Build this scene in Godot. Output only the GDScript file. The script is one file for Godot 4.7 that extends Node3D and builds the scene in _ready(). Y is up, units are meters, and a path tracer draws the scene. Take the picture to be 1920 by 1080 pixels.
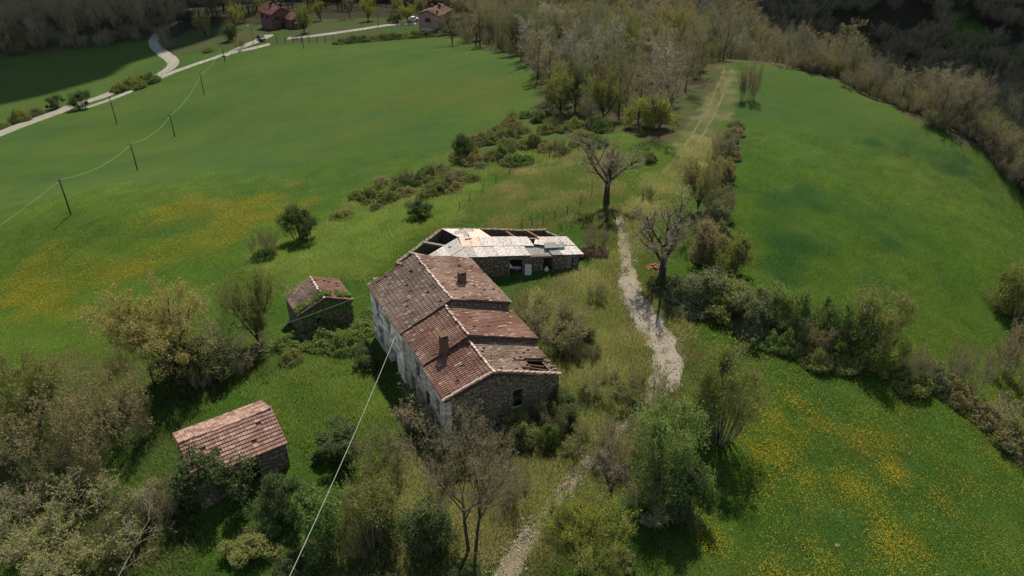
extends Node3D
# A ruined farm on a spring hillside, seen from the air.

var rng := RandomNumberGenerator.new()
var used := {}
var noise_a := FastNoiseLite.new()
var noise_b := FastNoiseLite.new()
var noise_c := FastNoiseLite.new()
var grid := PackedFloat32Array()
const GX0 := -320.0
const GZ0 := -540.0
const GSTEP := 4.0
const GNX := 161
const GNZ := 156
var M := {}
var zones := {}

func _ready():
	rng.seed = 20240417
	# ---- camera, sky, sun, exposure
	var cam := Camera3D.new()
	cam.name = "camera"
	cam.fov = 40.14
	cam.near = 0.5
	cam.far = 6000.0
	add_child(cam)
	cam.position = Vector3(0, 45, 0)
	cam.rotation_degrees = Vector3(-32.5, 0, 0)
	var env := Environment.new()
	env.background_mode = Environment.BG_SKY
	var sky := Sky.new()
	var sm := ProceduralSkyMaterial.new()
	sm.sky_top_color = Color(0.46, 0.53, 0.63)
	sm.sky_horizon_color = Color(0.74, 0.77, 0.79)
	sm.sky_curve = 0.18
	sm.ground_bottom_color = Color(0.12, 0.13, 0.09)
	sm.ground_horizon_color = Color(0.5, 0.54, 0.56)
	sky.sky_material = sm
	env.sky = sky
	env.background_energy_multiplier = 1.05
	env.tonemap_mode = Environment.TONE_MAPPER_LINEAR
	env.tonemap_exposure = 1.75
	env.sdfgi_enabled = true
	env.ssao_enabled = true
	env.ssil_enabled = true
	var we := WorldEnvironment.new()
	we.name = "world_environment"
	we.environment = env
	add_child(we)
	var sun := DirectionalLight3D.new()
	sun.name = "sun"
	sun.light_energy = 1.5
	sun.light_color = Color(1.0, 0.955, 0.88)
	sun.light_angular_distance = 0.5
	sun.shadow_enabled = true
	add_child(sun)
	var towards := Vector3(-0.14, -1.4, 0.98).normalized()
	sun.look_at_from_position(Vector3(0, 100, 0), Vector3(0, 100, 0) + towards, Vector3.UP)
	# ---- setting
	make_noise()
	make_height_grid()
	make_zones()
	make_materials()
	make_clouds()
	make_ground()
	make_roads()
	print("ground ", Time.get_ticks_msec())
	farmhouse()
	barn()
	tiled_shed()
	ivy_hut()
	pink_house()
	red_farm()
	print("buildings ", Time.get_ticks_msec())
	make_plants()
	print("plants ", Time.get_ticks_msec())
	make_woods()
	print("woods ", Time.get_ticks_msec())
	poles_and_wires()
	fences()
	small_things()
	print("small ", Time.get_ticks_msec())
	make_grass()
	print("grass ", Time.get_ticks_msec())

# ------------------------------------------------------------ naming helpers
func numbered(called: String) -> String:
	if not used.has(called):
		used[called] = 0
		return called
	used[called] += 1
	return "%s_%03d" % [called, used[called]]

func tag(o, label: String, category: String, group := ""):
	o.set_meta("label", label)
	o.set_meta("category", category)
	if group != "":
		o.set_meta("group", group)

func thing(called: String, label: String, category: String, at: Vector3, turn := 0.0, group := "") -> Node3D:
	var o := Node3D.new()
	o.name = numbered(called)
	add_child(o)
	o.position = at
	o.rotation.y = turn
	tag(o, label, category, group)
	return o

func part(called: String, mb: MB, m: Material, parent: Node) -> MeshInstance3D:
	var o := MeshInstance3D.new()
	o.name = called if parent != self else numbered(called)
	o.mesh = mb.commit()
	for i in o.mesh.get_surface_count():
		o.set_surface_override_material(i, m)
	parent.add_child(o, true)
	return o

func inst(called: String, mesh: Mesh, m: Material, parent: Node, at := Vector3.ZERO) -> MeshInstance3D:
	var o := MeshInstance3D.new()
	o.name = called
	o.mesh = mesh
	if m != null:
		o.material_override = m
	parent.add_child(o, true)
	o.position = at
	return o

func structure(called: String, mb: MB, m: Material) -> MeshInstance3D:
	var o := part(called, mb, m, self)
	o.set_meta("kind", "structure")
	return o

# ------------------------------------------------------------ mesh builder
class MB:
	var v := PackedVector3Array()
	var n := PackedVector3Array()
	var c := PackedColorArray()
	var ix := PackedInt32Array()
	func vert(p: Vector3, nn: Vector3, col := Color.WHITE) -> int:
		v.append(p); n.append(nn); c.append(col)
		return v.size() - 1
	func face(a: int, b: int, d: int):   # counter-clockwise from outside
		ix.append(a); ix.append(d); ix.append(b)
	func tri(a: Vector3, b: Vector3, d: Vector3, col := Color.WHITE):
		var nn := (b - a).cross(d - a).normalized()
		var i := v.size()
		v.append(a); v.append(b); v.append(d)
		n.append(nn); n.append(nn); n.append(nn)
		c.append(col); c.append(col); c.append(col)
		ix.append(i); ix.append(i + 2); ix.append(i + 1)
	func quad(a: Vector3, b: Vector3, d: Vector3, e: Vector3, col := Color.WHITE):
		var nn := (d - a).cross(e - b).normalized()
		var i := v.size()
		v.append(a); v.append(b); v.append(d); v.append(e)
		for k in 4:
			n.append(nn); c.append(col)
		ix.append(i); ix.append(i + 2); ix.append(i + 1)
		ix.append(i); ix.append(i + 3); ix.append(i + 2)
	func quad_n(a: Vector3, b: Vector3, d: Vector3, e: Vector3, nn: Vector3, col: Color):
		var i := v.size()
		v.append(a); v.append(b); v.append(d); v.append(e)
		for k in 4:
			n.append(nn); c.append(col)
		ix.append(i); ix.append(i + 2); ix.append(i + 1)
		ix.append(i); ix.append(i + 3); ix.append(i + 2)
	# box from an origin corner and three edge vectors (right handed: x cross y = z)
	func boxv(o: Vector3, x: Vector3, y: Vector3, z: Vector3, col := Color.WHITE):
		quad(o, o + y, o + x + y, o + x, col)
		quad(o + z, o + x + z, o + x + y + z, o + y + z, col)
		quad(o, o + x, o + x + z, o + z, col)
		quad(o + y, o + y + z, o + x + y + z, o + x + y, col)
		quad(o, o + z, o + y + z, o + y, col)
		quad(o + x, o + x + y, o + x + y + z, o + x + z, col)
	func box(center: Vector3, size: Vector3, b := Basis.IDENTITY, col := Color.WHITE):
		var x := b.x * size.x
		var y := b.y * size.y
		var z := b.z * size.z
		boxv(center - (x + y + z) * 0.5, x, y, z, col)
	func bar(p: Vector3, q: Vector3, w: float, h: float, col := Color.WHITE):
		var d := q - p
		var up := Vector3.UP if absf(d.normalized().y) < 0.95 else Vector3.RIGHT
		var s := d.cross(up).normalized() * w
		var t := s.cross(d).normalized() * h
		boxv(p - s * 0.5 - t * 0.5, d, t, -s if d.cross(t).dot(s) < 0 else s, col) if false else boxv2(p, d, s, t, col)
	func boxv2(p: Vector3, d: Vector3, s: Vector3, t: Vector3, col: Color):
		var o := p - s * 0.5 - t * 0.5
		if d.cross(s).dot(t) > 0:
			boxv(o, d, s, t, col)
		else:
			boxv(o, s, d, t, col)
	func tube(pts: Array, rad: Array, sides: int, col := Color.WHITE, cap := false):
		var base := v.size()
		var np := pts.size()
		var ref := Vector3(0.31, 0.17, 0.93)
		for i in np:
			var d: Vector3 = (pts[mini(i + 1, np - 1)] - pts[maxi(i - 1, 0)]).normalized()
			var s := d.cross(ref)
			if s.length_squared() < 0.01:
				s = d.cross(Vector3.UP)
			s = s.normalized()
			var t := s.cross(d)
			for k in sides:
				var a := TAU * k / sides
				var q := s * cos(a) + t * sin(a)
				v.append(pts[i] + q * rad[i]); n.append(q); c.append(col)
		for i in np - 1:
			for k in sides:
				var a := base + i * sides + k
				var b := base + i * sides + (k + 1) % sides
				var d2 := a + sides
				var e := b + sides
				ix.append(a); ix.append(b); ix.append(e)
				ix.append(a); ix.append(e); ix.append(d2)
		if cap:
			var tip := vert(pts[np - 1], (pts[np - 1] - pts[np - 2]).normalized(), col)
			for k in sides:
				var a := base + (np - 1) * sides + k
				var b := base + (np - 1) * sides + (k + 1) % sides
				ix.append(a); ix.append(b); ix.append(tip)
	func ribbon(p: Vector3, q: Vector3, w: float, side: Vector3, col: Color):
		var s := side * w
		quad(p - s, p + s, q + s * 0.35, q - s * 0.35, col)
	func lathe(profile: Array, sides: int, at: Vector3, col := Color.WHITE):   # [r, y] upwards
		var base := v.size()
		for i in profile.size():
			var a: Vector2 = profile[maxi(i - 1, 0)]
			var b: Vector2 = profile[mini(i + 1, profile.size() - 1)]
			var nn := Vector2(b.y - a.y, a.x - b.x).normalized()
			for k in sides:
				var g := TAU * k / sides
				v.append(at + Vector3(profile[i].x * cos(g), profile[i].y, profile[i].x * sin(g)))
				n.append(Vector3(nn.x * cos(g), nn.y, nn.x * sin(g)).normalized()); c.append(col)
		for i in profile.size() - 1:
			for k in sides:
				var a := base + i * sides + k
				var b := base + i * sides + (k + 1) % sides
				ix.append(a); ix.append(b); ix.append(b + sides)
				ix.append(a); ix.append(b + sides); ix.append(a + sides)
	func arrays() -> Array:
		var arr := []
		arr.resize(Mesh.ARRAY_MAX)
		arr[Mesh.ARRAY_VERTEX] = v
		arr[Mesh.ARRAY_NORMAL] = n
		arr[Mesh.ARRAY_COLOR] = c
		arr[Mesh.ARRAY_INDEX] = ix
		return arr
	func commit() -> ArrayMesh:
		var m := ArrayMesh.new()
		if v.size() > 0:
			m.add_surface_from_arrays(Mesh.PRIMITIVE_TRIANGLES, arrays())
		return m
	func commit_into(m: ArrayMesh):
		if v.size() > 0:
			m.add_surface_from_arrays(Mesh.PRIMITIVE_TRIANGLES, arrays())

# ------------------------------------------------------------ terrain
func make_noise():
	noise_a.seed = 11
	noise_a.noise_type = FastNoiseLite.TYPE_SIMPLEX_SMOOTH
	noise_a.frequency = 0.03
	noise_a.fractal_octaves = 4
	noise_b.seed = 23
	noise_b.noise_type = FastNoiseLite.TYPE_SIMPLEX_SMOOTH
	noise_b.frequency = 0.22
	noise_b.fractal_octaves = 3
	noise_c.seed = 37
	noise_c.noise_type = FastNoiseLite.TYPE_SIMPLEX_SMOOTH
	noise_c.frequency = 0.008
	noise_c.fractal_octaves = 3

func make_height_grid():
	grid.resize(GNX * GNZ)
	for j in GNZ:
		for i in GNX:
			var x := GX0 + i * GSTEP
			var z := GZ0 + j * GSTEP
			var s: float = TPS_PLANE[0] + TPS_PLANE[1] * x * 0.01 + TPS_PLANE[2] * z * 0.01
			for t in TPS:
				var dx: float = (x - t[0]) * 0.01
				var dz: float = (z - t[1]) * 0.01
				var d := dx * dx + dz * dz
				if d > 1e-9:
					s += t[2] * 0.5 * d * log(d)
			grid[j * GNX + i] = s

func hgt(x: float, z: float) -> float:
	var gx := clampf((x - GX0) / GSTEP, 0.0, GNX - 1.001)
	var gz := clampf((z - GZ0) / GSTEP, 0.0, GNZ - 1.001)
	var i := int(gx)
	var j := int(gz)
	var fx := gx - i
	var fz := gz - j
	var a := lerpf(grid[j * GNX + i], grid[j * GNX + i + 1], fx)
	var b := lerpf(grid[(j + 1) * GNX + i], grid[(j + 1) * GNX + i + 1], fx)
	var y := lerpf(a, b, fz)
	y += noise_b.get_noise_2d(x, z) * 0.1
	var away := maxf(0.0, maxf(absf(x) - 300.0, maxf(-z - 520.0, z - 60.0)))
	if away > 0.0:
		y = lerpf(y, -60.0 + noise_c.get_noise_2d(x * 0.4, z * 0.4) * 70.0, clampf(away / 400.0, 0.0, 1.0))
	return y

func on(x: float, z: float, dy := 0.0) -> Vector3:
	return Vector3(x, hgt(x, z) + dy, z)

func ground_normal(x: float, z: float) -> Vector3:
	return Vector3(hgt(x - 1.0, z) - hgt(x + 1.0, z), 2.0, hgt(x, z - 1.0) - hgt(x, z + 1.0)).normalized()

func make_zones():
	for k in ["YELLOW", "YELLOW_FAR", "DRY_TRACK", "PADDOCK", "LUSH", "LUSH_YARD", "SCRUB", "WOOD", "WOOD_WEST", "THICKET", "BUTTER_A", "BUTTER_B", "BUTTER_C", "BUTTER_D", "DARK_FIELD", "RIGHT_A", "RIGHT_B", "FAR_GREEN"]:
		var pts = {"YELLOW": Z_YELLOW, "YELLOW_FAR": Z_YELLOW_FAR, "DRY_TRACK": Z_DRY_TRACK, "PADDOCK": Z_PADDOCK, "LUSH": Z_LUSH, "LUSH_YARD": Z_LUSH_YARD, "SCRUB": Z_SCRUB, "WOOD": Z_WOOD, "WOOD_WEST": Z_WOOD_WEST, "THICKET": Z_THICKET, "BUTTER_A": Z_BUTTER_A, "BUTTER_B": Z_BUTTER_B, "BUTTER_C": Z_BUTTER_C, "BUTTER_D": Z_BUTTER_D, "DARK_FIELD": Z_DARK_FIELD, "RIGHT_A": Z_RIGHT_A, "RIGHT_B": Z_RIGHT_B, "FAR_GREEN": Z_FAR_GREEN}[k]
		var pp := PackedVector2Array(pts)
		var r := Rect2(pp[0], Vector2.ZERO)
		for p in pp:
			r = r.expand(p)
		zones[k] = [pp, r.grow(1.0)]

func within(k: String, x: float, z: float, rough := 2.0) -> bool:
	var zn = zones[k]
	var p := Vector2(x + noise_b.get_noise_2d(x * 0.5 + 50.0, z * 0.5) * rough, z + noise_b.get_noise_2d(x * 0.5, z * 0.5 + 90.0) * rough)
	return zn[1].has_point(p) and Geometry2D.is_point_in_polygon(p, zn[0])

func right_of_edge(x: float, z: float) -> bool:      # the wooded bank falling away beyond the right field
	for i in RIGHT_EDGE.size() - 1:
		var a: Vector2 = RIGHT_EDGE[i]
		var b: Vector2 = RIGHT_EDGE[i + 1]
		if z <= a.y + 3.0 and false:
			return true
	# signed side of the polyline, taken at the nearest segment
	var p := Vector2(x, z)
	var best := 1e9
	var side := -1.0
	for i in RIGHT_EDGE.size() - 1:
		var a: Vector2 = RIGHT_EDGE[i]
		var b: Vector2 = RIGHT_EDGE[i + 1]
		var q := Geometry2D.get_closest_point_to_segment(p, a, b)
		var d := p.distance_squared_to(q)
		if d < best - 1e-6:
			best = d
			side = (b - a).cross(p - a)
	return side < 0.0

# what grows where: a linear base colour for each spot of ground
func soil_colour(x: float, z: float) -> Color:
	var n1 := noise_a.get_noise_2d(x, z)
	var n2 := noise_b.get_noise_2d(x, z)
	var n3 := noise_a.get_noise_2d(x * 3.1 + 200.0, z * 3.1)
	var green := Color(0.082, 0.152, 0.027)
	var lime := Color(0.102, 0.163, 0.028)
	var deep := Color(0.060, 0.128, 0.029)
	var c := green.lerp(lime, clampf(0.45 + n1 * 1.3 + n3 * 0.5, 0.0, 1.0))
	c = c.lerp(deep, clampf(0.1 + n3 * 1.1 - n1 * 0.4, 0.0, 1.0))
	var u := x * 0.86 - z * 0.5 if x < 10.0 else x * 0.75 + z * 0.66
	var w := x * 0.5 + z * 0.86 if x < 10.0 else z * 0.75 - x * 0.66
	var bands := noise_a.get_noise_2d(u * 0.5 + 70.0, w * 0.9)          # swathes left by mowing and by the lie of the slope
	var fine := noise_b.get_noise_2d(u * 0.8, w * 2.2 + 31.0)
	c = c.lerp(Color(0.104, 0.162, 0.031), clampf(bands * 0.8, 0.0, 0.5))
	c = c.lerp(Color(0.056, 0.120, 0.027), clampf(-bands * 0.7, 0.0, 0.4))
	var tuft := 1.0 if z < -115.0 or x < -75.0 else 1.0 + 0.42 * noise_b.get_noise_2d(x * 4.3 + 11.0, z * 4.3)
	c = Color(c.r * tuft, c.g * tuft, c.b * tuft)
	if z < -255.0 or (x > 60.0 and z < -165.0):
		var far := clampf(noise_c.get_noise_2d(x, z) * 2.5 + 0.1, 0.0, 1.0)
		c = Color(0.055, 0.05, 0.03).lerp(Color(0.05, 0.075, 0.025), far)
		if z > -300.0 and x < -20.0 and x > -120.0:
			c = Color(0.07, 0.12, 0.03).lerp(Color(0.1, 0.11, 0.045), clampf(0.5 + n1, 0.0, 1.0))
	if within("DARK_FIELD", x, z):
		c = green.lerp(lime, clampf(0.4 + n1 * 1.3, 0.0, 1.0))
	if within("FAR_GREEN", x, z, 4.0):
		c = green
	if within("WOOD", x, z, 3.0) or within("WOOD_WEST", x, z, 3.0) or right_of_edge(x, z) and x > 45.0 and z < -60.0 and z > -170.0:
		c = Color(0.12, 0.10, 0.06).lerp(Color(0.10, 0.12, 0.042), clampf(0.5 + n3 * 1.5, 0.0, 1.0))
	if within("THICKET", x, z, 3.0):
		c = Color(0.10, 0.105, 0.042).lerp(Color(0.062, 0.12, 0.028), clampf(0.6 + n3 * 1.4, 0.0, 1.0))
	if within("YELLOW", x, z, 9.0):
		c = c.lerp(Color(0.168, 0.163, 0.024), clampf(0.36 + n2 * 0.5 + n1 * 0.7 + fine * 0.4, 0.0, 0.8))
	if within("YELLOW_FAR", x, z, 8.0):
		c = c.lerp(Color(0.125, 0.145, 0.027), clampf(0.2 + n2 * 0.3 + n1 * 0.6, 0.0, 0.5))
	if within("BUTTER_A", x, z, 6.0) or within("BUTTER_B", x, z, 5.0) or within("BUTTER_C", x, z, 5.0) or within("BUTTER_D", x, z, 5.0):
		c = c.lerp(Color(0.15, 0.145, 0.03), clampf(0.12 + n2 * 0.6, 0.0, 0.35))
	if within("RIGHT_A", x, z, 5.0) or within("RIGHT_B", x, z, 7.0):
		c = c.lerp(Color(0.032, 0.095, 0.03), clampf(0.5 + n3 * 0.9 + n2 * 0.3, 0.0, 0.85))
	if within("SCRUB", x, z, 3.0):
		c = c.lerp(Color(0.115, 0.14, 0.045), clampf(0.5 + n2, 0.0, 0.8))
	if within("PADDOCK", x, z, 3.0):
		c = Color(0.07, 0.12, 0.03).lerp(Color(0.18, 0.16, 0.08), clampf(0.3 + n2 * 1.6, 0.0, 0.9))
	elif within("DRY_TRACK", x, z, 3.0):
		c = Color(0.118, 0.148, 0.046).lerp(Color(0.225, 0.21, 0.105), clampf(0.45 + n2 * 1.2 + n3 * 0.9, 0.0, 1.0))
	if within("LUSH", x, z, 3.0) or within("LUSH_YARD", x, z, 2.0):
		c = Color(0.085, 0.155, 0.032).lerp(Color(0.138, 0.182, 0.044), clampf(0.45 + n2 * 0.9, 0.0, 1.0))
	return c

func axis_steps(marks: Array) -> PackedFloat32Array:    # [[from, to, step], ...] one after another
	var out := PackedFloat32Array()
	for m in marks:
		var k := int(round(absf(m[1] - m[0]) / m[2]))
		for i in k:
			out.append(lerpf(m[0], m[1], float(i) / k))
	out.append(marks[-1][1])
	return out

func make_ground():
	var xs := axis_steps([[-3000.0, -700.0, 230.0], [-700.0, -320.0, 24.0], [-320.0, -140.0, 6.0], [-140.0, -75.0, 2.6], [-75.0, 95.0, 1.0], [95.0, 320.0, 6.0], [320.0, 700.0, 24.0], [700.0, 3000.0, 230.0]])
	var zs := axis_steps([[400.0, 60.0, 34.0], [60.0, -25.0, 5.0], [-25.0, -115.0, 1.0], [-115.0, -180.0, 1.6], [-180.0, -300.0, 3.0], [-300.0, -540.0, 7.0], [-540.0, -900.0, 24.0], [-900.0, -3500.0, 260.0]])
	var mb := MB.new()
	var nx := xs.size()
	for z in zs:
		for x in xs:
			mb.vert(Vector3(x, hgt(x, z), z), ground_normal(x, z), soil_colour(x, z))
	for j in zs.size() - 1:
		for i in nx - 1:
			var a := j * nx + i
			mb.face(a, a + 1, a + nx + 1)
			mb.face(a, a + nx + 1, a + nx)
	structure("ground", mb, M.ground)

# a smooth line through [x, z, width] marks
func through(marks: Array, step: float) -> Array:
	var out := []
	for i in marks.size() - 1:
		var p0 = marks[maxi(i - 1, 0)]
		var p1 = marks[i]
		var p2 = marks[i + 1]
		var p3 = marks[mini(i + 2, marks.size() - 1)]
		var a := Vector3(p1[0], p1[2], p1[1])
		var b := Vector3(p2[0], p2[2], p2[1])
		var k := maxi(1, int(Vector2(a.x, a.z).distance_to(Vector2(b.x, b.z)) / step))
		for q in k:
			out.append(a.cubic_interpolate(b, Vector3(p0[0], p0[2], p0[1]), Vector3(p3[0], p3[2], p3[1]), float(q) / k))
	var e = marks[-1]
	out.append(Vector3(e[0], e[2], e[1]))
	return out

func road(called: String, marks: Array, step: float, lift: float, m: Material, wide: float, rough: float, split := 0.0):
	var line := through(marks, step)
	var mb := MB.new()
	var across := 9
	for i in line.size():
		var p: Vector3 = line[i]
		var d: Vector3 = line[mini(i + 1, line.size() - 1)] - line[maxi(i - 1, 0)]
		var s := Vector3(-d.z, 0, d.x).normalized()
		for k in across:
			var t := float(k) / (across - 1) * 2.0 - 1.0
			var w := p.y * 0.5 * wide * (1.0 + noise_b.get_noise_2d(p.x * 3.0 + signf(t) * 40.0, p.z * 3.0) * rough)
			var q := Vector3(p.x, 0, p.z) + s * (t * w + split)
			var y := hgt(q.x, q.z) + lift * (1.0 if absf(t) < 0.9 else -0.6)
			var g := 0.9 + 0.25 * noise_b.get_noise_2d(q.x * 4.0, q.z * 4.0)
			mb.vert(Vector3(q.x, y, q.z), Vector3.UP, Color(g, g, g))
	for i in line.size() - 1:
		for k in across - 1:
			var a := i * across + k
			mb.face(a, a + across + 1, a + across)
			mb.face(a, a + 1, a + across + 1)
	structure(called, mb, m)

func make_roads():
	road("dirt_track", TRACK.slice(0, 4), 0.6, 0.06, M.straw, 1.0, 0.9)
	road("gravel_track", TRACK.slice(3, 10), 0.6, 0.075, M.gravel, 1.02, 0.6)
	road("dirt_track", TRACK.slice(9), 0.6, 0.06, M.dirt, 0.62, 0.8)
	road("grass_track", GRASS_TRACK, 1.2, 0.06, M.rut, 0.2, 2.2, -0.75)
	road("grass_track", GRASS_TRACK, 1.2, 0.06, M.rut, 0.2, 2.2, 0.75)
	road("lane", LANE, 3.0, 0.3, M.lane, 1.15, 0.1)
	road("field_path", FIELD_PATH, 3.0, 0.3, M.lane, 1.4, 0.3)
	road("farm_drive", DRIVE, 3.0, 0.3, M.lane, 1.5, 0.2)
	road("house_lane", LANE_EAST, 3.0, 0.3, M.lane, 1.5, 0.3)

# ------------------------------------------------------------ materials
func noise_tex(sd: int, freq: float, lo: Color, hi: Color, oct := 4, size := 512, contrast := 1.0, kind := FastNoiseLite.TYPE_SIMPLEX_SMOOTH) -> ImageTexture:
	var f := FastNoiseLite.new()
	f.seed = sd
	f.noise_type = kind
	f.frequency = freq
	f.fractal_octaves = oct
	var g := f.get_seamless_image(size, size)
	var im := Image.create(size, size, true, Image.FORMAT_RGB8)
	for y in size:
		for x in size:
			var t := clampf((g.get_pixel(x, y).r - 0.5) * contrast + 0.5, 0.0, 1.0)
			im.set_pixel(x, y, lo.lerp(hi, t))
	im.generate_mipmaps()
	return ImageTexture.create_from_image(im)

func bump_tex(sd: int, freq: float, oct := 4, strength := 4.0, kind := FastNoiseLite.TYPE_SIMPLEX_SMOOTH) -> ImageTexture:
	var f := FastNoiseLite.new()
	f.seed = sd
	f.noise_type = kind
	f.frequency = freq
	f.fractal_octaves = oct
	var g := f.get_seamless_image(512, 512)
	g.convert(Image.FORMAT_RGBA8)
	g.bump_map_to_normal_map(strength)
	g.generate_mipmaps()
	return ImageTexture.create_from_image(g)

func lin(r: float, g: float, b: float) -> Color:
	return Color(r, g, b).linear_to_srgb()

func surf(col: Color, rough := 0.95, tex: Texture2D = null, metres := 2.0, bump: Texture2D = null, strength := 1.0, vertex := false) -> StandardMaterial3D:
	var m := StandardMaterial3D.new()
	m.albedo_color = col
	m.roughness = rough
	m.metallic_specular = 0.2
	if vertex:
		m.vertex_color_use_as_albedo = true
	if tex != null or bump != null:
		m.uv1_triplanar = true
		m.uv1_world_triplanar = true
		m.uv1_scale = Vector3.ONE / metres
	if tex != null:
		m.albedo_texture = tex
	if bump != null:
		m.normal_enabled = true
		m.normal_texture = bump
		m.normal_scale = strength
	return m

func leafy(c: Color) -> StandardMaterial3D:
	var m := surf(c.linear_to_srgb(), 0.75, null, 1.0, null, 1.0, true)
	m.backlight_enabled = true
	m.backlight = Color(0.92, 0.95, 0.7)
	m.cull_mode = BaseMaterial3D.CULL_DISABLED
	return m

func make_materials():
	var grain := noise_tex(3, 0.03, Color(0.62, 0.62, 0.6), Color(1, 1, 1), 5, 512, 1.6)
	var fine := noise_tex(4, 0.06, Color(0.42, 0.44, 0.40), Color(1, 1, 1), 5, 512, 2.2)
	var turf_bump := bump_tex(5, 0.08, 4, 6.0)
	var stone_tex := noise_tex(6, 0.035, Color(0.42, 0.38, 0.34), Color(1, 0.97, 0.92), 3, 512, 1.8, FastNoiseLite.TYPE_CELLULAR)
	var stone_bump := bump_tex(7, 0.035, 2, 8.0, FastNoiseLite.TYPE_CELLULAR)
	var peel := noise_tex(8, 0.012, Color(0.66, 0.63, 0.58), Color(1, 1, 1), 5, 512, 3.0)
	var patch := noise_tex(9, 0.02, Color(0.74, 0.71, 0.68), Color(1, 1, 1), 5, 512, 1.8)
	M.ground = surf(lin(0.78, 0.78, 0.78), 1.0, fine, 4.3, turf_bump, 1.0, true)
	M.gravel = surf(lin(0.315, 0.285, 0.235), 1.0, noise_tex(12, 0.08, Color(0.7, 0.67, 0.62), Color(1, 1, 1), 4, 512, 2.2), 2.0, bump_tex(13, 0.12, 3, 6.0), 0.8, true)
	M.dirt = surf(lin(0.225, 0.19, 0.125), 1.0, grain, 1.6, turf_bump, 0.6, true)
	M.straw = surf(lin(0.29, 0.25, 0.15), 1.0, grain, 1.2, turf_bump, 0.6, true)
	M.earth = surf(lin(0.085, 0.065, 0.05), 1.0, grain, 1.2)
	M.bark = surf(lin(0.075, 0.062, 0.05), 0.95, grain, 0.7)
	M.rut = surf(lin(0.165, 0.165, 0.075), 1.0, grain, 2.0, turf_bump, 0.7, true)
	M.lane = surf(lin(0.33, 0.31, 0.27), 1.0, grain, 6.0, null, 1.0, true)
	M.plaster = surf(lin(0.80, 0.735, 0.62), 0.95, peel, 5.0, turf_bump, 0.25)
	M.render_grey = surf(lin(0.56, 0.51, 0.43), 0.95, peel, 3.0, stone_bump, 0.3)
	M.stone = surf(lin(0.27, 0.242, 0.20), 0.95, stone_tex, 4.2, stone_bump, 0.7)
	M.brickwall = surf(lin(0.24, 0.16, 0.12), 0.95, stone_tex, 1.4, stone_bump, 0.6)
	M.tile = surf(Color.WHITE, 0.9, fine, 1.1, null, 1.0, true)
	M.deck = surf(lin(0.10, 0.065, 0.05), 0.95, grain, 1.5)
	M.sheet = surf(lin(0.42, 0.39, 0.365), 0.85, patch, 4.0, null, 1.0, true)
	M.timber = surf(lin(0.13, 0.095, 0.07), 0.9, grain, 0.8)
	M.old_timber = surf(lin(0.26, 0.23, 0.19), 0.9, grain, 0.8)
	M.pole = surf(lin(0.075, 0.062, 0.05), 0.9, grain, 0.6)
	M.wire = surf(lin(0.27, 0.28, 0.22), 0.6)
	M.thin_wire = surf(lin(0.25, 0.3, 0.2), 0.6)
	M.white = surf(lin(0.7, 0.69, 0.66), 0.7, grain, 1.0)
	M.carpaint = surf(lin(0.75, 0.75, 0.75), 0.3)
	M.darkpaint = surf(lin(0.03, 0.03, 0.035), 0.4)
	M.glass = surf(lin(0.02, 0.025, 0.03), 0.12)
	M.glass.metallic_specular = 0.5
	M.rubber = surf(lin(0.02, 0.02, 0.02), 0.9)
	M.iron = surf(lin(0.10, 0.09, 0.085), 0.6)
	M.pinkwall = surf(lin(0.40, 0.25, 0.20), 0.95, grain, 3.0)
	M.creamwall = surf(lin(0.55, 0.46, 0.36), 0.95, grain, 3.0)
	M.redwall = surf(lin(0.24, 0.11, 0.10), 0.95, grain, 3.0)
	M.shutter = surf(lin(0.05, 0.035, 0.03), 0.8)
	M.stones = surf(lin(0.3, 0.275, 0.23), 1.0, null, 1.0, null, 1.0, true)
	M.cloud = surf(lin(0.85, 0.86, 0.88), 1.0)
	M.grass = leafy(Color.WHITE)
	M.flower = leafy(Color(0.46, 0.335, 0.02))
	# twig and leaf colours of each kind of plant
	for t in [["brown", Color(0.224, 0.186, 0.137), Color(0.236, 0.195, 0.109)], ["budding", Color(0.201, 0.163, 0.116), Color(0.277, 0.236, 0.097)], ["olive_brown", Color(0.212, 0.177, 0.125), Color(0.234, 0.208, 0.094)],
			["olive", Color(0.165, 0.139, 0.094), Color(0.195, 0.208, 0.066)], ["willow", Color(0.224, 0.177, 0.112), Color(0.313, 0.269, 0.097)], ["lime", Color(0.132, 0.111, 0.073), Color(0.248, 0.267, 0.057)],
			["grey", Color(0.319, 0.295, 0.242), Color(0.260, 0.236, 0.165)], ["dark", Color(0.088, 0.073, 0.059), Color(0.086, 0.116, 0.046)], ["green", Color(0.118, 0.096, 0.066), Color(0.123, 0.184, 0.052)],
			["fresh", Color(0.132, 0.111, 0.073), Color(0.175, 0.242, 0.071)], ["greygreen", Color(0.147, 0.125, 0.096), Color(0.159, 0.177, 0.094)], ["ivy", Color(0.118, 0.096, 0.066), Color(0.156, 0.215, 0.061)]]:
		M["twig_" + t[0]] = surf(t[1].linear_to_srgb(), 0.95, null, 1.0, null, 1.0, true)
		M["leaf_" + t[0]] = leafy(t[2])

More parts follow.
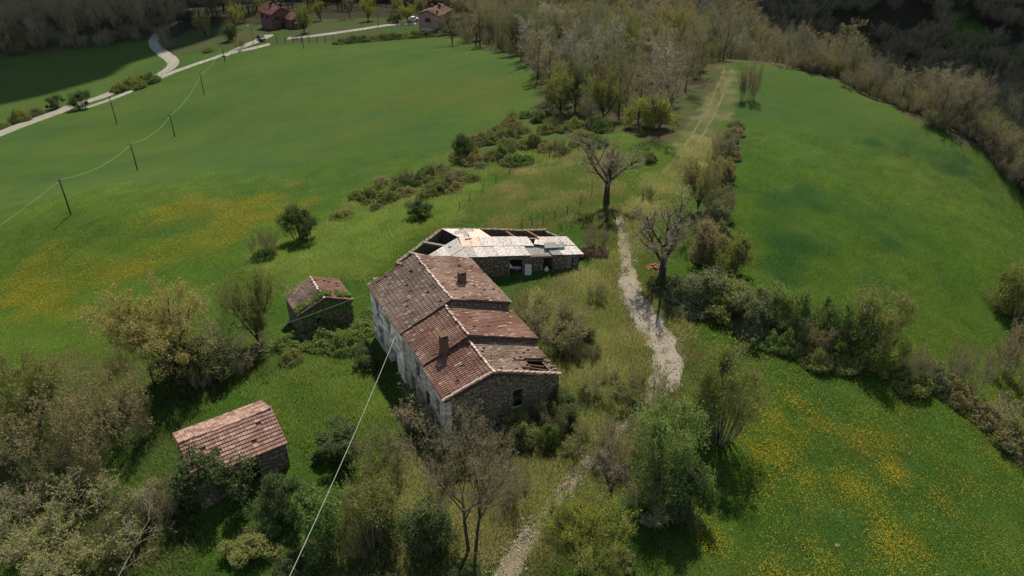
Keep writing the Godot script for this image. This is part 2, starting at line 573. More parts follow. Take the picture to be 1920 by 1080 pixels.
# broken cumulus drifting over the valley: its shade lies on the far slopes
func make_clouds():
	var sunward := Vector3(0.14, 1.4, -0.98)
	for e in [[Vector3(285.0, -75.0, -400.0), 190.0, 225.0, 430.0, "broad cumulus over the valley right of the farm"], [Vector3(149.0, -45.0, -138.0), 76.0, 56.0, 400.0, "small cumulus over the wooded bank right of the farm"], [Vector3(-202.0, -35.0, -288.0), 90.0, 80.0, 380.0, "small cumulus over the meadow and wood beyond the lane"], [Vector3(-150.0, -50.0, -560.0), 330.0, 190.0, 460.0, "broad cumulus over the woods behind the distant houses"]]:
		var mb := MB.new()
		var n := 48
		var rings := 14
		for j in rings + 1:
			var el := -PI / 2 + PI * j / rings
			for i in n + 1:
				var az := TAU * (i % n) / n
				var d := Vector3(cos(el) * cos(az), sin(el), cos(el) * sin(az))
				var k := 1.0 + 0.28 * noise_a.get_noise_3d(d.x * 60.0 + e[1], d.y * 60.0, d.z * 60.0) + 0.12 * noise_b.get_noise_3d(d.x * 30.0, d.y * 30.0, d.z * 30.0 + e[1])
				mb.vert(Vector3(d.x * e[1], d.y * (60.0 if d.y > 0.0 else 14.0), d.z * e[2]) * k, d)
		for j in rings:
			for i in n:
				var a := j * (n + 1) + i
				mb.face(a, a + n + 2, a + 1)
				mb.face(a, a + n + 1, a + n + 2)
		var o := part("cloud", mb, M.cloud, self)
		o.position = e[0] + sunward / sunward.y * (e[3] - e[0].y)
		o.set_meta("kind", "structure")
		o.set_meta("label", e[4])

# ------------------------------------------------------------ building helpers
# a wall of given thickness from a to b (x, z), with a top profile [[distance, height], ...] and openings [from, low, to, high]
func wall_mesh(mb: MB, a: Vector2, b: Vector2, low: float, top: Array, thick: float, holes := []):
	var length := a.distance_to(b)
	var d := (b - a) / length
	var nrm := Vector2(-d.y, d.x) * thick * 0.5
	var xs := [0.0, length]
	var ys := [low, 1e6]
	for t in top:
		if t[0] > 0.01 and t[0] < length - 0.01:
			xs.append(t[0])
	for h in holes:
		xs.append_array([h[0], h[2]])
		ys.append_array([h[1], h[3]])
	xs.sort()
	ys.sort()
	var top_at := func(x: float) -> float:
		for i in top.size() - 1:
			if x <= top[i + 1][0] + 1e-4:
				return lerpf(top[i][1], top[i + 1][1], clampf((x - top[i][0]) / maxf(top[i + 1][0] - top[i][0], 1e-4), 0.0, 1.0))
		return top[-1][1]
	var solid := func(i: int, j: int) -> bool:
		if i < 0 or j < 0 or i >= xs.size() - 1 or j >= ys.size() - 1:
			return false
		var cx: float = (xs[i] + xs[i + 1]) * 0.5
		var cy: float = (ys[j] + minf(ys[j + 1], 50.0)) * 0.5
		for h in holes:
			if cx > h[0] and cx < h[2] and cy > h[1] and cy < h[3]:
				return false
		return xs[i + 1] - xs[i] > 1e-4 and ys[j + 1] - ys[j] > 1e-4
	var pt := func(x: float, y: float, s: float) -> Vector3:
		var q: Vector2 = a + d * x + nrm * s
		return Vector3(q.x, minf(y, top_at.call(x)), q.y)
	for i in xs.size() - 1:
		for j in ys.size() - 1:
			if not solid.call(i, j):
				continue
			var x0: float = xs[i]
			var x1: float = xs[i + 1]
			var y0: float = ys[j]
			var y1: float = ys[j + 1]
			mb.quad(pt.call(x0, y0, 1.0), pt.call(x1, y0, 1.0), pt.call(x1, y1, 1.0), pt.call(x0, y1, 1.0))
			mb.quad(pt.call(x1, y0, -1.0), pt.call(x0, y0, -1.0), pt.call(x0, y1, -1.0), pt.call(x1, y1, -1.0))
			if not solid.call(i - 1, j):
				mb.quad(pt.call(x0, y0, -1.0), pt.call(x0, y0, 1.0), pt.call(x0, y1, 1.0), pt.call(x0, y1, -1.0))
			if not solid.call(i + 1, j):
				mb.quad(pt.call(x1, y0, 1.0), pt.call(x1, y0, -1.0), pt.call(x1, y1, -1.0), pt.call(x1, y1, 1.0))
			if not solid.call(i, j - 1):
				mb.quad(pt.call(x0, y0, -1.0), pt.call(x1, y0, -1.0), pt.call(x1, y0, 1.0), pt.call(x0, y0, 1.0))
			if not solid.call(i, j + 1):
				mb.quad(pt.call(x0, y1, 1.0), pt.call(x1, y1, 1.0), pt.call(x1, y1, -1.0), pt.call(x0, y1, -1.0))

func wall(parent: Node, called: String, m: Material, a: Vector2, b: Vector2, low: float, top: Array, thick := 0.5, holes := []) -> MeshInstance3D:
	var mb := MB.new()
	wall_mesh(mb, a, b, low, top, thick, holes)
	var body := part(called, mb, m, parent)
	var d := (b - a).normalized()
	var nrm := Vector2(-d.y, d.x)
	for h in holes:
		var lb := MB.new()
		var q: Vector2 = a + d * (h[0] - 0.14) + nrm * (-thick * 0.5 - 0.02)
		lb.boxv(Vector3(q.x, h[3], q.y), Vector3(0, 0.17, 0), Vector3(d.x, 0, d.y) * (h[2] - h[0] + 0.28), Vector3(nrm.x, 0, nrm.y) * (thick + 0.04))
		part("lintel", lb, M.old_timber, body)
		if h[1] > 0.6:
			var sb := MB.new()
			var q2: Vector2 = a + d * (h[0] - 0.08) + nrm * (-thick * 0.5 - 0.05)
			sb.boxv(Vector3(q2.x, h[1] - 0.1, q2.y), Vector3(0, 0.1, 0), Vector3(d.x, 0, d.y) * (h[2] - h[0] + 0.16), Vector3(nrm.x, 0, nrm.y) * (thick + 0.1))
			part("sill", sb, M.render_grey, body)
	return body

# a wooden window standing in an opening of a wall that runs from a along d
func window(parent: Node, a: Vector2, b: Vector2, hole: Array, glazed: bool, shutters := false):
	var d := (b - a).normalized()
	var out := Vector2(-d.y, d.x)
	var at := func(x: float, y: float, s: float) -> Vector3:
		var q: Vector2 = a + d * x + out * s
		return Vector3(q.x, y, q.y)
	var w: float = hole[2] - hole[0]
	var h: float = hole[3] - hole[1]
	var mb := MB.new()
	var dv := Vector3(d.x, 0, d.y)
	var ov := Vector3(out.x, 0, out.y)
	for e in [[0.0, 0.0, 0.08, h], [w - 0.08, 0.0, 0.08, h], [0.08, 0.0, w - 0.16, 0.08], [0.08, h - 0.08, w - 0.16, 0.08], [w * 0.5 - 0.03, 0.08, 0.06, h - 0.16]]:
		mb.boxv(at.call(hole[0] + e[0], hole[1] + e[1], 0.0), Vector3(0, e[3], 0), dv * e[2], ov * 0.06)
	var f := part("window", mb, M.timber, parent)
	if glazed:
		var g := MB.new()
		g.boxv(at.call(hole[0] + 0.08, hole[1] + 0.08, 0.02), Vector3(0, h - 0.16, 0), dv * (w - 0.16), ov * 0.015)
		part("pane", g, M.glass, f)
	if shutters:
		for s in [-1, 1]:
			var k := MB.new()
			var x0: float = hole[0] - w * 0.5 - 0.02 if s < 0 else hole[2] + 0.02
			k.boxv(at.call(x0, hole[1], 0.2), Vector3(0, h, 0), dv * w * 0.5, ov * 0.05)
			part("shutter", k, M.shutter, f)

var tile_scratch := Color.WHITE
# half-barrel tiles: rows down the slope from the ridge line r0-r1 to the eave line e0-e1
func tile_slope(mb: MB, r0: Vector3, r1: Vector3, e0: Vector3, e1: Vector3, tints: Array, gap: float, seedn: int, pitch_u := 0.235, pitch_d := 0.37, holes := []):
	var lg := RandomNumberGenerator.new()
	lg.seed = seedn
	var len_u := (r1 - r0).length()
	var len_d := ((e0 - r0).length() + (e1 - r1).length()) * 0.5
	var cols := int(len_u / pitch_u)
	var rows := int(len_d / pitch_d) + 1
	var nrm := (r1 - r0).cross(e0 - r0).normalized()
	if nrm.y < 0:
		nrm = -nrm
	for i in cols:
		var t := (i + 0.5) / cols
		var r := r0.lerp(r1, t)
		var e := e0.lerp(e1, t)
		var d := (e - r).normalized()
		var u := d.cross(nrm).normalized()
		var streak := lg.randf()
		for j in rows:
			if lg.randf() < gap:
				continue
			var s := minf((j + 1) * pitch_d, (e - r).length() + 0.08)
			var c0 := r + d * (s - pitch_d * 1.18) + u * lg.randf_range(-0.012, 0.012)
			var sag := noise_b.get_noise_3d(c0.x * 0.8, c0.y, c0.z * 0.8 + seedn) * 0.13 - 0.10 * sin(PI * t) * (1.0 - 0.5 * s / len_d)
			var skip := false
			for h in holes:
				if t > h[0] and t < h[2] and s / len_d > h[1] and s / len_d < h[3] and lg.randf() < h[4]:
					skip = true
			if skip:
				continue
			var k := noise_b.get_noise_3d(c0.x * 1.6 + 30.0, c0.y, c0.z * 1.6) * 1.3 + 0.45 + lg.randf_range(-0.26, 0.26) + (streak - 0.5) * 0.35
			var col: Color = tints[0].lerp(tints[1], clampf(k, 0.0, 1.0))
			if lg.randf() < 0.025 + maxf(0.0, noise_a.get_noise_3d(c0.x * 9.0, c0.y * 9.0, c0.z * 9.0)) * 0.4:
				col = tints[2]
			elif lg.randf() < 0.03:
				col = col * 0.5
			var yaw := lg.randf_range(-0.05, 0.05)
			var dd := (d + u * yaw).normalized()
			var uu := dd.cross(nrm).normalized()
			var a := c0 + nrm * (0.012 + sag)
			var b := c0 + dd * pitch_d * 1.2 + nrm * (0.04 + sag + lg.randf_range(0.0, 0.015))
			barrel(mb, a, b, uu, nrm, pitch_u * 0.40, pitch_u * 0.48, col)

func barrel(mb: MB, a: Vector3, b: Vector3, u: Vector3, nrm: Vector3, ra: float, rb: float, col: Color):
	var base := mb.v.size()
	for k in 5:
		var g := PI * k / 4.0
		var q := u * cos(g) + nrm * sin(g) * 0.75
		var qn := (u * cos(g) + nrm * sin(g)).normalized()
		mb.vert(a + q * ra, qn, col)
		mb.vert(b + q * rb, qn, col)
	for k in 4:
		var i := base + k * 2
		mb.face(i, i + 1, i + 3)
		mb.face(i, i + 3, i + 2)

func slab(mb: MB, a: Vector3, b: Vector3, c: Vector3, d: Vector3, thick: float):    # a plate with corners a b c d (counter-clockwise from above)
	var t := Vector3(0, -thick, 0)
	mb.quad(a, b, c, d)
	mb.quad(d + t, c + t, b + t, a + t)
	for e in [[a, b], [b, c], [c, d], [d, a]]:
		mb.quad(e[1], e[0], e[0] + t, e[1] + t)

func up_slab(mb: MB, a: Vector3, b: Vector3, c: Vector3, d: Vector3, thick: float):
	if (b - a).cross(c - a).y > 0:
		slab(mb, a, b, c, d, thick)
	else:
		slab(mb, a, d, c, b, thick)

func ridge_tiles(parent: Node, r0: Vector3, r1: Vector3, tint: Color, seedn: int):
	var lg := RandomNumberGenerator.new()
	lg.seed = seedn
	var mb := MB.new()
	barrel(mb, Vector3(0, 0, 0), Vector3(0, 0.03, 0.46), Vector3.LEFT, Vector3.UP, 0.10, 0.12, Color.WHITE)
	var mesh := mb.commit()
	var mats := []
	for k in 3:
		var mm := surf((tint * (0.75 + 0.22 * k)).linear_to_srgb(), 0.95)
		mats.append(mm)
	var d := r1 - r0
	var n := int(d.length() / 0.42)
	for i in n:
		var o := inst("ridge_tile", mesh, mats[lg.randi() % 3], parent)
		var p := r0.lerp(r1, float(i) / n) + Vector3(lg.randf_range(-0.04, 0.04), 0.06 + lg.randf_range(-0.02, 0.03) - 0.10 * sin(PI * i / n), 0)
		var zz := (d.normalized() + Vector3(lg.randf_range(-0.12, 0.12), lg.randf_range(-0.05, 0.05), 0)).normalized()
		var xx := Vector3.UP.cross(zz).normalized()
		o.transform = Transform3D(Basis(xx, zz.cross(xx), zz), p)

func chimney(parent: Node, at: Vector3, w: float, h: float, d: Vector3):
	var x := d.normalized() * w
	var z := Vector3(-d.z, 0, d.x).normalized() * w
	var mb := MB.new()
	mb.box(at + Vector3(0, h * 0.5 - 0.4, 0), Vector3(w, h + 0.8, w), Basis(x.normalized(), Vector3.UP, -z.normalized()))
	var c := part("chimney", mb, M.brickwall, parent)
	for s in [[-1, -1], [1, -1], [-1, 1], [1, 1]]:
		var p := MB.new()
		p.box(at + Vector3(0, h + 0.12, 0) + x * 0.36 * s[0] + z * 0.36 * s[1], Vector3(0.14, 0.24, 0.14), Basis(x.normalized(), Vector3.UP, -z.normalized()))
		part("pier", p, M.brickwall, c)
	var cap := MB.new()
	cap.box(at + Vector3(0, h + 0.27, 0), Vector3(w * 1.25, 0.07, w * 1.25), Basis(x.normalized(), Vector3.UP, -z.normalized()))
	part("chimney_cap", cap, M.brickwall, c)

const TILE_GREY := [Color(0.246, 0.166, 0.130), Color(0.386, 0.273, 0.219), Color(0.505, 0.412, 0.346)]
const TILE_RED := [Color(0.266, 0.140, 0.109), Color(0.406, 0.237, 0.189), Color(0.519, 0.399, 0.333)]
const TILE_PINK := [Color(0.279, 0.166, 0.133), Color(0.452, 0.299, 0.239), Color(0.572, 0.452, 0.372)]
const TILE_BROWN := [Color(0.246, 0.166, 0.130), Color(0.412, 0.293, 0.233), Color(0.532, 0.439, 0.366)]

# ------------------------------------------------------------ the farmhouse
func farmhouse():
	var org := Vector3(-13.39, 0.0, -62.12)
	var th := thing("farmhouse", "long derelict stone farmhouse with three stepped terracotta tile roofs", "house", org, 0.0)
	var l := Vector2(0.4613, 0.8872)
	var w := Vector2(0.8872, -0.4613)
	var at2 := func(a: float, b: float) -> Vector2: return l * a + w * b
	var at3 := func(a: float, b: float, y: float) -> Vector3:
		var q: Vector2 = l * a + w * b
		return Vector3(q.x, y, q.y)
	var low := -1.5
	var low12 := Vector3(0, 0.12, 0)
	# [from, to, left w, left eave, ridge w, ridge height, right w, right eave]
	var secs := [[0.0, 8.35, 0.0, 5.6, 4.85, 7.6, 10.55, 5.6], [8.35, 13.15, 0.2, 5.5, 4.2, 7.05, 10.65, 4.6], [13.15, 17.6, 0.0, 5.25, 4.25, 6.42, 10.4, 3.95]]
	var wins := [
		[[1.5, 3.3, 2.35, 4.9], [4.4, 3.2, 5.3, 4.7], [1.9, 0.3, 2.9, 2.2], [4.6, -0.4, 6.4, 1.9]],
		[[0.9, -0.4, 2.1, 1.9], [2.6, 2.9, 3.5, 4.3]],
		[[0.4, 1.6, 1.2, 3.2], [2.6, 2.7, 3.3, 4.0], [2.4, -0.4, 3.5, 1.7]]]
	for i in 3:
		var s = secs[i]
		var inset := 0.32
		var a0: Vector2 = at2.call(s[0], s[2] + inset)
		var a1: Vector2 = at2.call(s[1], s[2] + inset)
		var b0: Vector2 = at2.call(s[0], s[6] - inset)
		var b1: Vector2 = at2.call(s[1], s[6] - inset)
		var len: float = s[1] - s[0]
		var mleft = M.plaster if i == 0 else M.render_grey
		wall(th, "wall", mleft, a0, a1, low, [[0.0, s[3] - 0.06], [len, s[3] - 0.06]], 0.5, wins[i])
		for h in wins[i]:
			if h[1] > 1.0:
				window(th, a0, a1, h, i == 0, false)
		var rh := [[1.6, 1.2, 2.5, 2.6], [len - 2.2, 1.2, len - 1.3, 2.6]] if i < 2 else [[1.2, 0.4, 2.1, 2.0]]
		wall(th, "wall", M.stone, b1, b0, low, [[0.0, s[7]], [len, s[7]]], 0.5, rh)
		# gables
		var wd: float = s[6] - s[2] - 2.0 * inset + 0.5
		var rw: float = s[4] - s[2] - inset + 0.25
		var rise: float = 0.22
		for e in ([0, 1] if i == 2 else ([0, 1] if i == 0 else [1])):
			var o: float = s[0] + 0.26 if e == 0 else s[1] - 0.26
			var g0: Vector2 = at2.call(o, s[2] + inset - 0.25)
			var g1: Vector2 = at2.call(o, s[6] - inset + 0.25)
			var holes := []
			if i == 2 and e == 1:
				holes = [[6.0, 2.0, 6.85, 3.7], [1.6, -0.6, 2.7, 1.5]]
			wall(th, "gable", M.stone, g0, g1, low, [[0.0, s[3] - 0.12], [rw, s[5] - 0.2], [wd, s[7] - 0.12]], 0.5, holes)
		# roof plates and tiles
		var out0: float = s[0] - (0.25 if i == 0 else 0.02)
		var out1: float = s[1] + (0.14 if i < 2 else 0.3)
		var r0: Vector3 = at3.call(out0, s[4], s[5])
		var r1: Vector3 = at3.call(out1, s[4], s[5])
		var dl: float = 0.3 * (s[5] - s[3]) / (s[4] - s[2])
		var e0: Vector3 = at3.call(out0, s[2] - 0.3 + 0.3, s[3])
		var e1: Vector3 = at3.call(out1, s[2], s[3])
		var f0: Vector3 = at3.call(out0, s[6], s[7])
		var f1: Vector3 = at3.call(out1, s[6], s[7])
		var deck := MB.new()
		up_slab(deck, r0 - low12, r1 - low12, e1 - low12, e0 - low12, 0.14)
		var rf := part("roof", deck, M.deck, th)
		var hole_right := []
		if i == 2:
			# the far eave corner has fallen in: the plate is left out there
			var k0: Vector3 = at3.call(s[0] - 0.02, s[4], s[5])
			var dk := MB.new()
			var cut: float = out1 - 2.3
			var fm: Vector3 = at3.call(cut, s[6], s[7])
			var rm: Vector3 = at3.call(cut, s[4], s[5])
			up_slab(dk, k0 - low12, rm - low12, fm - low12, f0 - low12, 0.14)
			var q1 := r1.lerp(f1, 0.6)
			var qm := rm.lerp(fm, 0.6)
			up_slab(dk, rm + Vector3(0, -0.004, 0) - low12, r1 - low12, q1 - low12, qm + Vector3(0, -0.004, 0) - low12, 0.13)
			part("roof", dk, M.deck, th)
			hole_right = [[0.52, 0.62, 0.93, 0.95, 1.0], [0.45, 0.5, 1.0, 1.1, 0.35]]
			var rafters := [0.62, 0.72, 0.83]
			for t in rafters:
				var bm := MB.new()
				var p0: Vector3 = r0.lerp(r1, t).lerp(f0.lerp(f1, t), 0.5) + Vector3(0, -0.2, 0)
				var p1: Vector3 = f0.lerp(f1, t) + Vector3(0, -0.2 - 0.5 * t, 0)
				bm.bar(p0, p1, 0.12, 0.14)
				part("rafter", bm, M.timber, th)
		else:
			var dk := MB.new()
			up_slab(dk, r0 - low12, r1 - low12, f1 - low12, f0 - low12, 0.14)
			part("roof", dk, M.deck, th)
		var lt = [TILE_GREY, TILE_RED, TILE_RED][i]
		var rt = [TILE_PINK, TILE_RED, TILE_BROWN][i]
		var tl := MB.new()
		tile_slope(tl, r0, r1, e0, e1, lt, 0.012, 100 + i, 0.235, 0.37, [[0.0, 0.3, 0.08, 0.8, 0.5]] if i == 0 else [])
		var o1 := part("roof_tiling", tl, M.tile, rf)
		o1.set_meta("kind", "stuff")
		var tr := MB.new()
		tile_slope(tr, r0, r1, f0, f1, rt, 0.02 if i < 2 else 0.045, 200 + i, 0.235, 0.37, hole_right)
		var o2 := part("roof_tiling", tr, M.tile, rf)
		o2.set_meta("kind", "stuff")
		ridge_tiles(th, r0 + Vector3(0, 0.06, 0), r1 + Vector3(0, 0.06, 0), Color(0.42, 0.335, 0.27), 300 + i)
	# the last gable carries a row of loose verge tiles
	var lg := RandomNumberGenerator.new()
	lg.seed = 5
	var vm := MB.new()
	barrel(vm, Vector3.ZERO, Vector3(0, 0.02, 0.42), Vector3.LEFT, Vector3.UP, 0.12, 0.14, Color.WHITE)
	var vmesh := vm.commit()
	var vmat := surf(lin(0.30, 0.225, 0.18), 0.95)
	for side in [0, 1]:
		for k in 12:
			var t := (k + 0.5) / 12.0
			var p: Vector3 = at3.call(17.78, lerpf(4.25, 0.0 if side == 0 else 10.2, t), lerpf(6.42, 5.25 if side == 0 else 3.95, t) + 0.13)
			var o := inst("verge_tile", vmesh, vmat, th)
			var zz := Vector3(w.x, -0.27, w.y).normalized() * (-1.0 if side == 0 else 1.0)
			zz.y = -0.27
			zz = (zz + Vector3(lg.randf_range(-0.2, 0.2), 0, lg.randf_range(-0.2, 0.2))).normalized()
			var xx := Vector3.UP.cross(zz).normalized()
			o.transform = Transform3D(Basis(xx, zz.cross(xx), zz), p)
	chimney(th, at3.call(5.1, 7.3, 6.75), 0.62, 0.95, Vector3(l.x, 0, l.y))
	chimney(th, at3.call(13.0, 2.1, 6.1), 0.6, 1.35, Vector3(l.x, 0, l.y))
	# broken eave beam sticking out at the far corner, thin pole on the last ridge
	var bm := MB.new()
	bm.bar(at3.call(-0.9, 1.0, 5.75), at3.call(0.7, 0.75, 5.85), 0.45, 0.12)
	part("eave_board", bm, M.old_timber, th)
	var ae := MB.new()
	ae.tube([at3.call(17.2, 4.3, 6.4), at3.call(17.2, 4.3, 8.3)], [0.03, 0.02], 5)
	part("aerial_pole", ae, M.iron, th)
	var gt := MB.new()
	gt.tube([at3.call(0.0, -0.05, 5.5), at3.call(9.0, 0.02, 5.38), at3.call(17.6, -0.02, 5.1)], [0.06, 0.06, 0.06], 6)
	part("gutter", gt, M.iron, th)
	var fl := MB.new()
	up_slab(fl, at3.call(0.3, 0.4, 2.6), at3.call(17.3, 0.4, 2.6), at3.call(17.3, 10.0, 2.6), at3.call(0.3, 10.0, 2.6), 0.2)
	part("upper_floor", fl, M.timber, th)

# ------------------------------------------------------------ the roofless barn
func barn():
	var org := Vector3(-2.0, 0.0, -75.5)
	var th := thing("barn", "bent low stone barn, half roofless, with pale sheet roofing behind the farmhouse", "barn", org)
	var g := func(x: float, z: float) -> Vector2: return Vector2(x - org.x, z - org.z)
	var g3 := func(x: float, y: float, z: float) -> Vector3: return Vector3(x - org.x, y, z - org.z)
	# east wing: front, back, end and cross walls
	var fa: Vector2 = g.call(-4.6, -73.1)
	var fb: Vector2 = g.call(7.2, -73.75)
	var L := fa.distance_to(fb)
	wall(th, "front_wall", M.stone, fa, fb, -1.5, [[0.0, 2.5], [L, 2.5]], 0.45, [[4.35, -1.0, 5.7, 2.05], [8.0, 0.55, 9.0, 2.15], [10.6, 0.9, 11.2, 2.2]])
	var ba: Vector2 = g.call(-8.0, -78.9)
	var bb: Vector2 = g.call(3.95, -78.75)
	wall(th, "back_wall", M.stone, bb, ba, -1.5, [[0.0, 2.72], [3.0, 2.6], [6.0, 2.75], [bb.distance_to(ba), 2.7]], 0.4)
	var ridge := func(x: float) -> Vector3: return g3.call(x, 3.2, -75.85)
	for e in [[3.8, -78.55, 7.0, -73.95], [1.75, -78.55, 4.5, -73.75], [-0.65, -78.5, 1.9, -73.6], [-4.0, -78.55, -1.9, -73.5]]:
		var a: Vector2 = g.call(e[0], e[1])
		var b: Vector2 = g.call(e[2], e[3])
		var d := a.distance_to(b)
		wall(th, "cross_wall", M.stone if e[0] > 3.0 else M.brickwall, a, b, -1.5, [[0.0, 2.62], [d * 0.56, 3.05], [d, 2.45]], 0.28)
	# west wing behind the farmhouse
	var wa: Vector2 = g.call(-8.05, -78.8)
	var wb: Vector2 = g.call(-12.2, -71.6)
	wall(th, "outer_wall", M.stone, wa, wb, -1.6, [[0.0, 2.7], [wa.distance_to(wb), 2.6]], 0.42)
	var wc: Vector2 = g.call(-4.8, -73.0)
	var wd: Vector2 = g.call(-8.4, -68.6)
	wall(th, "inner_wall", M.stone, wd, wc, -1.6, [[0.0, 2.5], [wd.distance_to(wc), 2.5]], 0.4)
	wall(th, "end_wall", M.stone, wb, wd, -1.6, [[0.0, 2.6], [2.3, 3.1], [wb.distance_to(wd), 2.5]], 0.4)
	for e in [[-9.7, -75.7, -6.6, -73.9], [-11.0, -73.4, -8.0, -71.5]]:
		var bm := MB.new()
		bm.bar(g3.call(e[0], 2.72, e[1]), g3.call(e[2], 3.1, e[3]), 0.3, 0.2)
		part("roof_beam", bm, M.old_timber, th)
	var rb := MB.new()
	rb.bar(g3.call(-6.0, 3.06, -75.8), g3.call(6.3, 3.06, -75.85), 0.2, 0.2)
	part("ridge_beam", rb, M.old_timber, th)
	# sheets on the front slope, one by one; the back slope is gone
	var lg := RandomNumberGenerator.new()
	lg.seed = 77
	var tones := []
	for k in [[0.56, 0.53, 0.50], [0.49, 0.465, 0.44], [0.37, 0.36, 0.345], [0.25, 0.245, 0.24], [0.62, 0.50, 0.41]]:
		tones.append(surf(lin(k[0], k[1], k[2]), 0.85, M.sheet.albedo_texture, 3.0))
	var n := 11
	for i in n:
		for j in 2:
			var t0 := float(i) / n + 0.001
			var t1 := float(i + 1) / n - 0.001
			var eave0: Vector3 = g3.call(lerpf(-4.85, 7.75, t0), 2.55, lerpf(-72.75, -73.4, t0))
			var eave1: Vector3 = g3.call(lerpf(-4.85, 7.75, t1), 2.55, lerpf(-72.75, -73.4, t1))
			var rg0: Vector3 = g3.call(lerpf(-5.9, 6.0, t0), 3.24, -75.95)
			var rg1: Vector3 = g3.call(lerpf(-5.9, 6.0, t1), 3.24, -75.95)
			var s0 := 0.0 if j == 0 else 0.5
			var s1 := 0.53 if j == 0 else 1.0
			var dy := 0.05 if j == 1 else 0.0
			var lift := Vector3(0, dy + lg.randf_range(0.0, 0.04), 0)
			if (i == 6 or i == 7) and j == 0:
				lift.y -= 0.14
			if i == 7 and j == 1:
				continue
			var mb := MB.new()
			up_slab(mb, eave0.lerp(rg0, s0) + lift, eave1.lerp(rg1, s0) + lift, eave1.lerp(rg1, s1) + lift, eave0.lerp(rg0, s1) + lift, 0.05)
			var k := lg.randi() % 2
			if (i == 6 or i == 7 or i == 8) and j == 0:
				k = 3
			elif i == 0 and j == 0:
				k = 2
			elif i < 2 and j == 1:
				k = 4
			part("roof_sheet", mb, tones[k], th)
	# loose sheets and slabs slid over the east wing
	for e in [[4.6, 3.06, -74.5, 2.2, 0.9, 0.1, 3], [5.1, 3.14, -74.9, 0.9, 0.5, 0.6, 2], [3.0, 3.12, -75.0, 1.1, 0.8, -0.2, 0]]:
		var mb := MB.new()
		var bs := Basis(Vector3.UP, e[5]) * Basis(Vector3.RIGHT, 0.22)
		mb.box(g3.call(e[0], e[1], e[2]), Vector3(e[3], 0.05, e[4]), bs)
		part("loose_sheet", mb, tones[e[6]], th)
	# corner: pale slab over the bend, and sheets of the west wing
	var up0: Vector3 = g3.call(-7.9, 2.82, -78.7)
	var up1: Vector3 = g3.call(-3.7, 2.82, -78.6)
	var up2: Vector3 = g3.call(-2.2, 3.25, -75.9)
	var up3: Vector3 = g3.call(-5.95, 3.3, -75.9)
	var pieces := [[up0, up0.lerp(up1, 0.45), up3.lerp(up2, 0.2), up3, 1], [up0.lerp(up1, 0.66), up1, up2, up3.lerp(up2, 0.35), 4]]
	for p in pieces:
		var mb := MB.new()
		up_slab(mb, p[0], p[1], p[2], p[3], 0.06)
		part("roof_sheet", mb, tones[p[4]], th)
	for e in [[-5.6, 3.1, -76.9, 1.2, 1.3, 0.5, 0.3, 2], [-5.0, 2.95, -77.7, 1.3, 1.2, -0.3, 0.1, 2], [-4.9, 2.9, -76.2, 0.7, 1.6, 0.2, -0.5, 3], [-5.5, 2.75, -75.6, 1.5, 0.5, 0.9, 0.6, 3]]:
		var mb := MB.new()
		mb.box(g3.call(e[0], e[1], e[2]), Vector3(e[3], 0.05, e[4]), Basis(Vector3.UP, e[5]) * Basis(Vector3.RIGHT, e[6]))
		part("broken_sheet", mb, tones[e[7]], th)
	for i in 6:
		for j in 2:
			var t0 := i / 6.0 + 0.001
			var t1 := (i + 1) / 6.0 - 0.001
			var r0: Vector3 = g3.call(-6.0, 3.2, -75.8)
			var r1: Vector3 = g3.call(-10.1, 3.2, -70.3)
			var q0: Vector3 = g3.call(-4.55, 2.52, -72.75)
			var q1: Vector3 = g3.call(-8.3, 2.5, -68.2)
			var s0 := 0.0 if j == 0 else 0.49
			var s1 := 0.53 if j == 0 else 1.0
			var lift := Vector3(0, 0.05 if j == 0 else 0.0, 0)
			var mb := MB.new()
			up_slab(mb, r0.lerp(r1, t0).lerp(q0.lerp(q1, t0), s0) + lift, r0.lerp(r1, t1).lerp(q0.lerp(q1, t1), s0) + lift, r0.lerp(r1, t1).lerp(q0.lerp(q1, t1), s1) + lift, r0.lerp(r1, t0).lerp(q0.lerp(q1, t0), s1) + lift, 0.05)
			part("roof_sheet", mb, tones[2 if lg.randf() < 0.75 else 1], th)
	var fl := MB.new()
	up_slab(fl, g3.call(-7.8, 0.35, -78.6), g3.call(3.8, 0.35, -78.5), g3.call(3.9, 0.35, -73.9), g3.call(-4.6, 0.35, -73.4), 0.6)
	part("floor", fl, M.earth, th)
	var dr := MB.new()
	dr.box(Vector3(0, 0, 0) + g3.call(6.15, 1.55, -73.5), Vector3(0.62, 1.3, 0.06), Basis(Vector3.UP, 0.05))
	part("door", dr, M.old_timber, th)
	# things about the barn
	var pn := MB.new()
	pn.box(Vector3(0, 0.62, 0), Vector3(0.72, 1.25, 0.06), Basis(Vector3.RIGHT, -0.2))
	var po := part("white_board", pn, M.white, self)
	po.position = on(1.75, -72.9, -0.03)
	tag(po, "white board leaning against the front wall of the barn", "board")
	var tb := thing("trough", "pale trough lying inside the dark doorway of the barn", "trough", on(0.55, -73.9, 0.0))
	var t1 := MB.new()
	t1.box(Vector3(0, 0.45, 0), Vector3(0.9, 0.08, 0.4))
	part("rim", t1, M.white, tb)
	var t2 := MB.new()
	t2.box(Vector3(0, 0.2, 0), Vector3(0.8, 0.42, 0.32))
	part("basin", t2, M.old_timber, tb)
	var sk := MB.new()
	sk.lathe([Vector2(0.02, 0), Vector2(0.2, 0.02), Vector2(0.26, 0.2), Vector2(0.2, 0.4), Vector2(0.06, 0.5), Vector2(0.1, 0.6), Vector2(0.0, 0.62)], 10, Vector3.ZERO)
	var so := part("white_sack", sk, M.white, self)
	so.position = on(3.75, -73.25, -0.02)
	tag(so, "white sack standing in the window gap of the barn front", "sack")

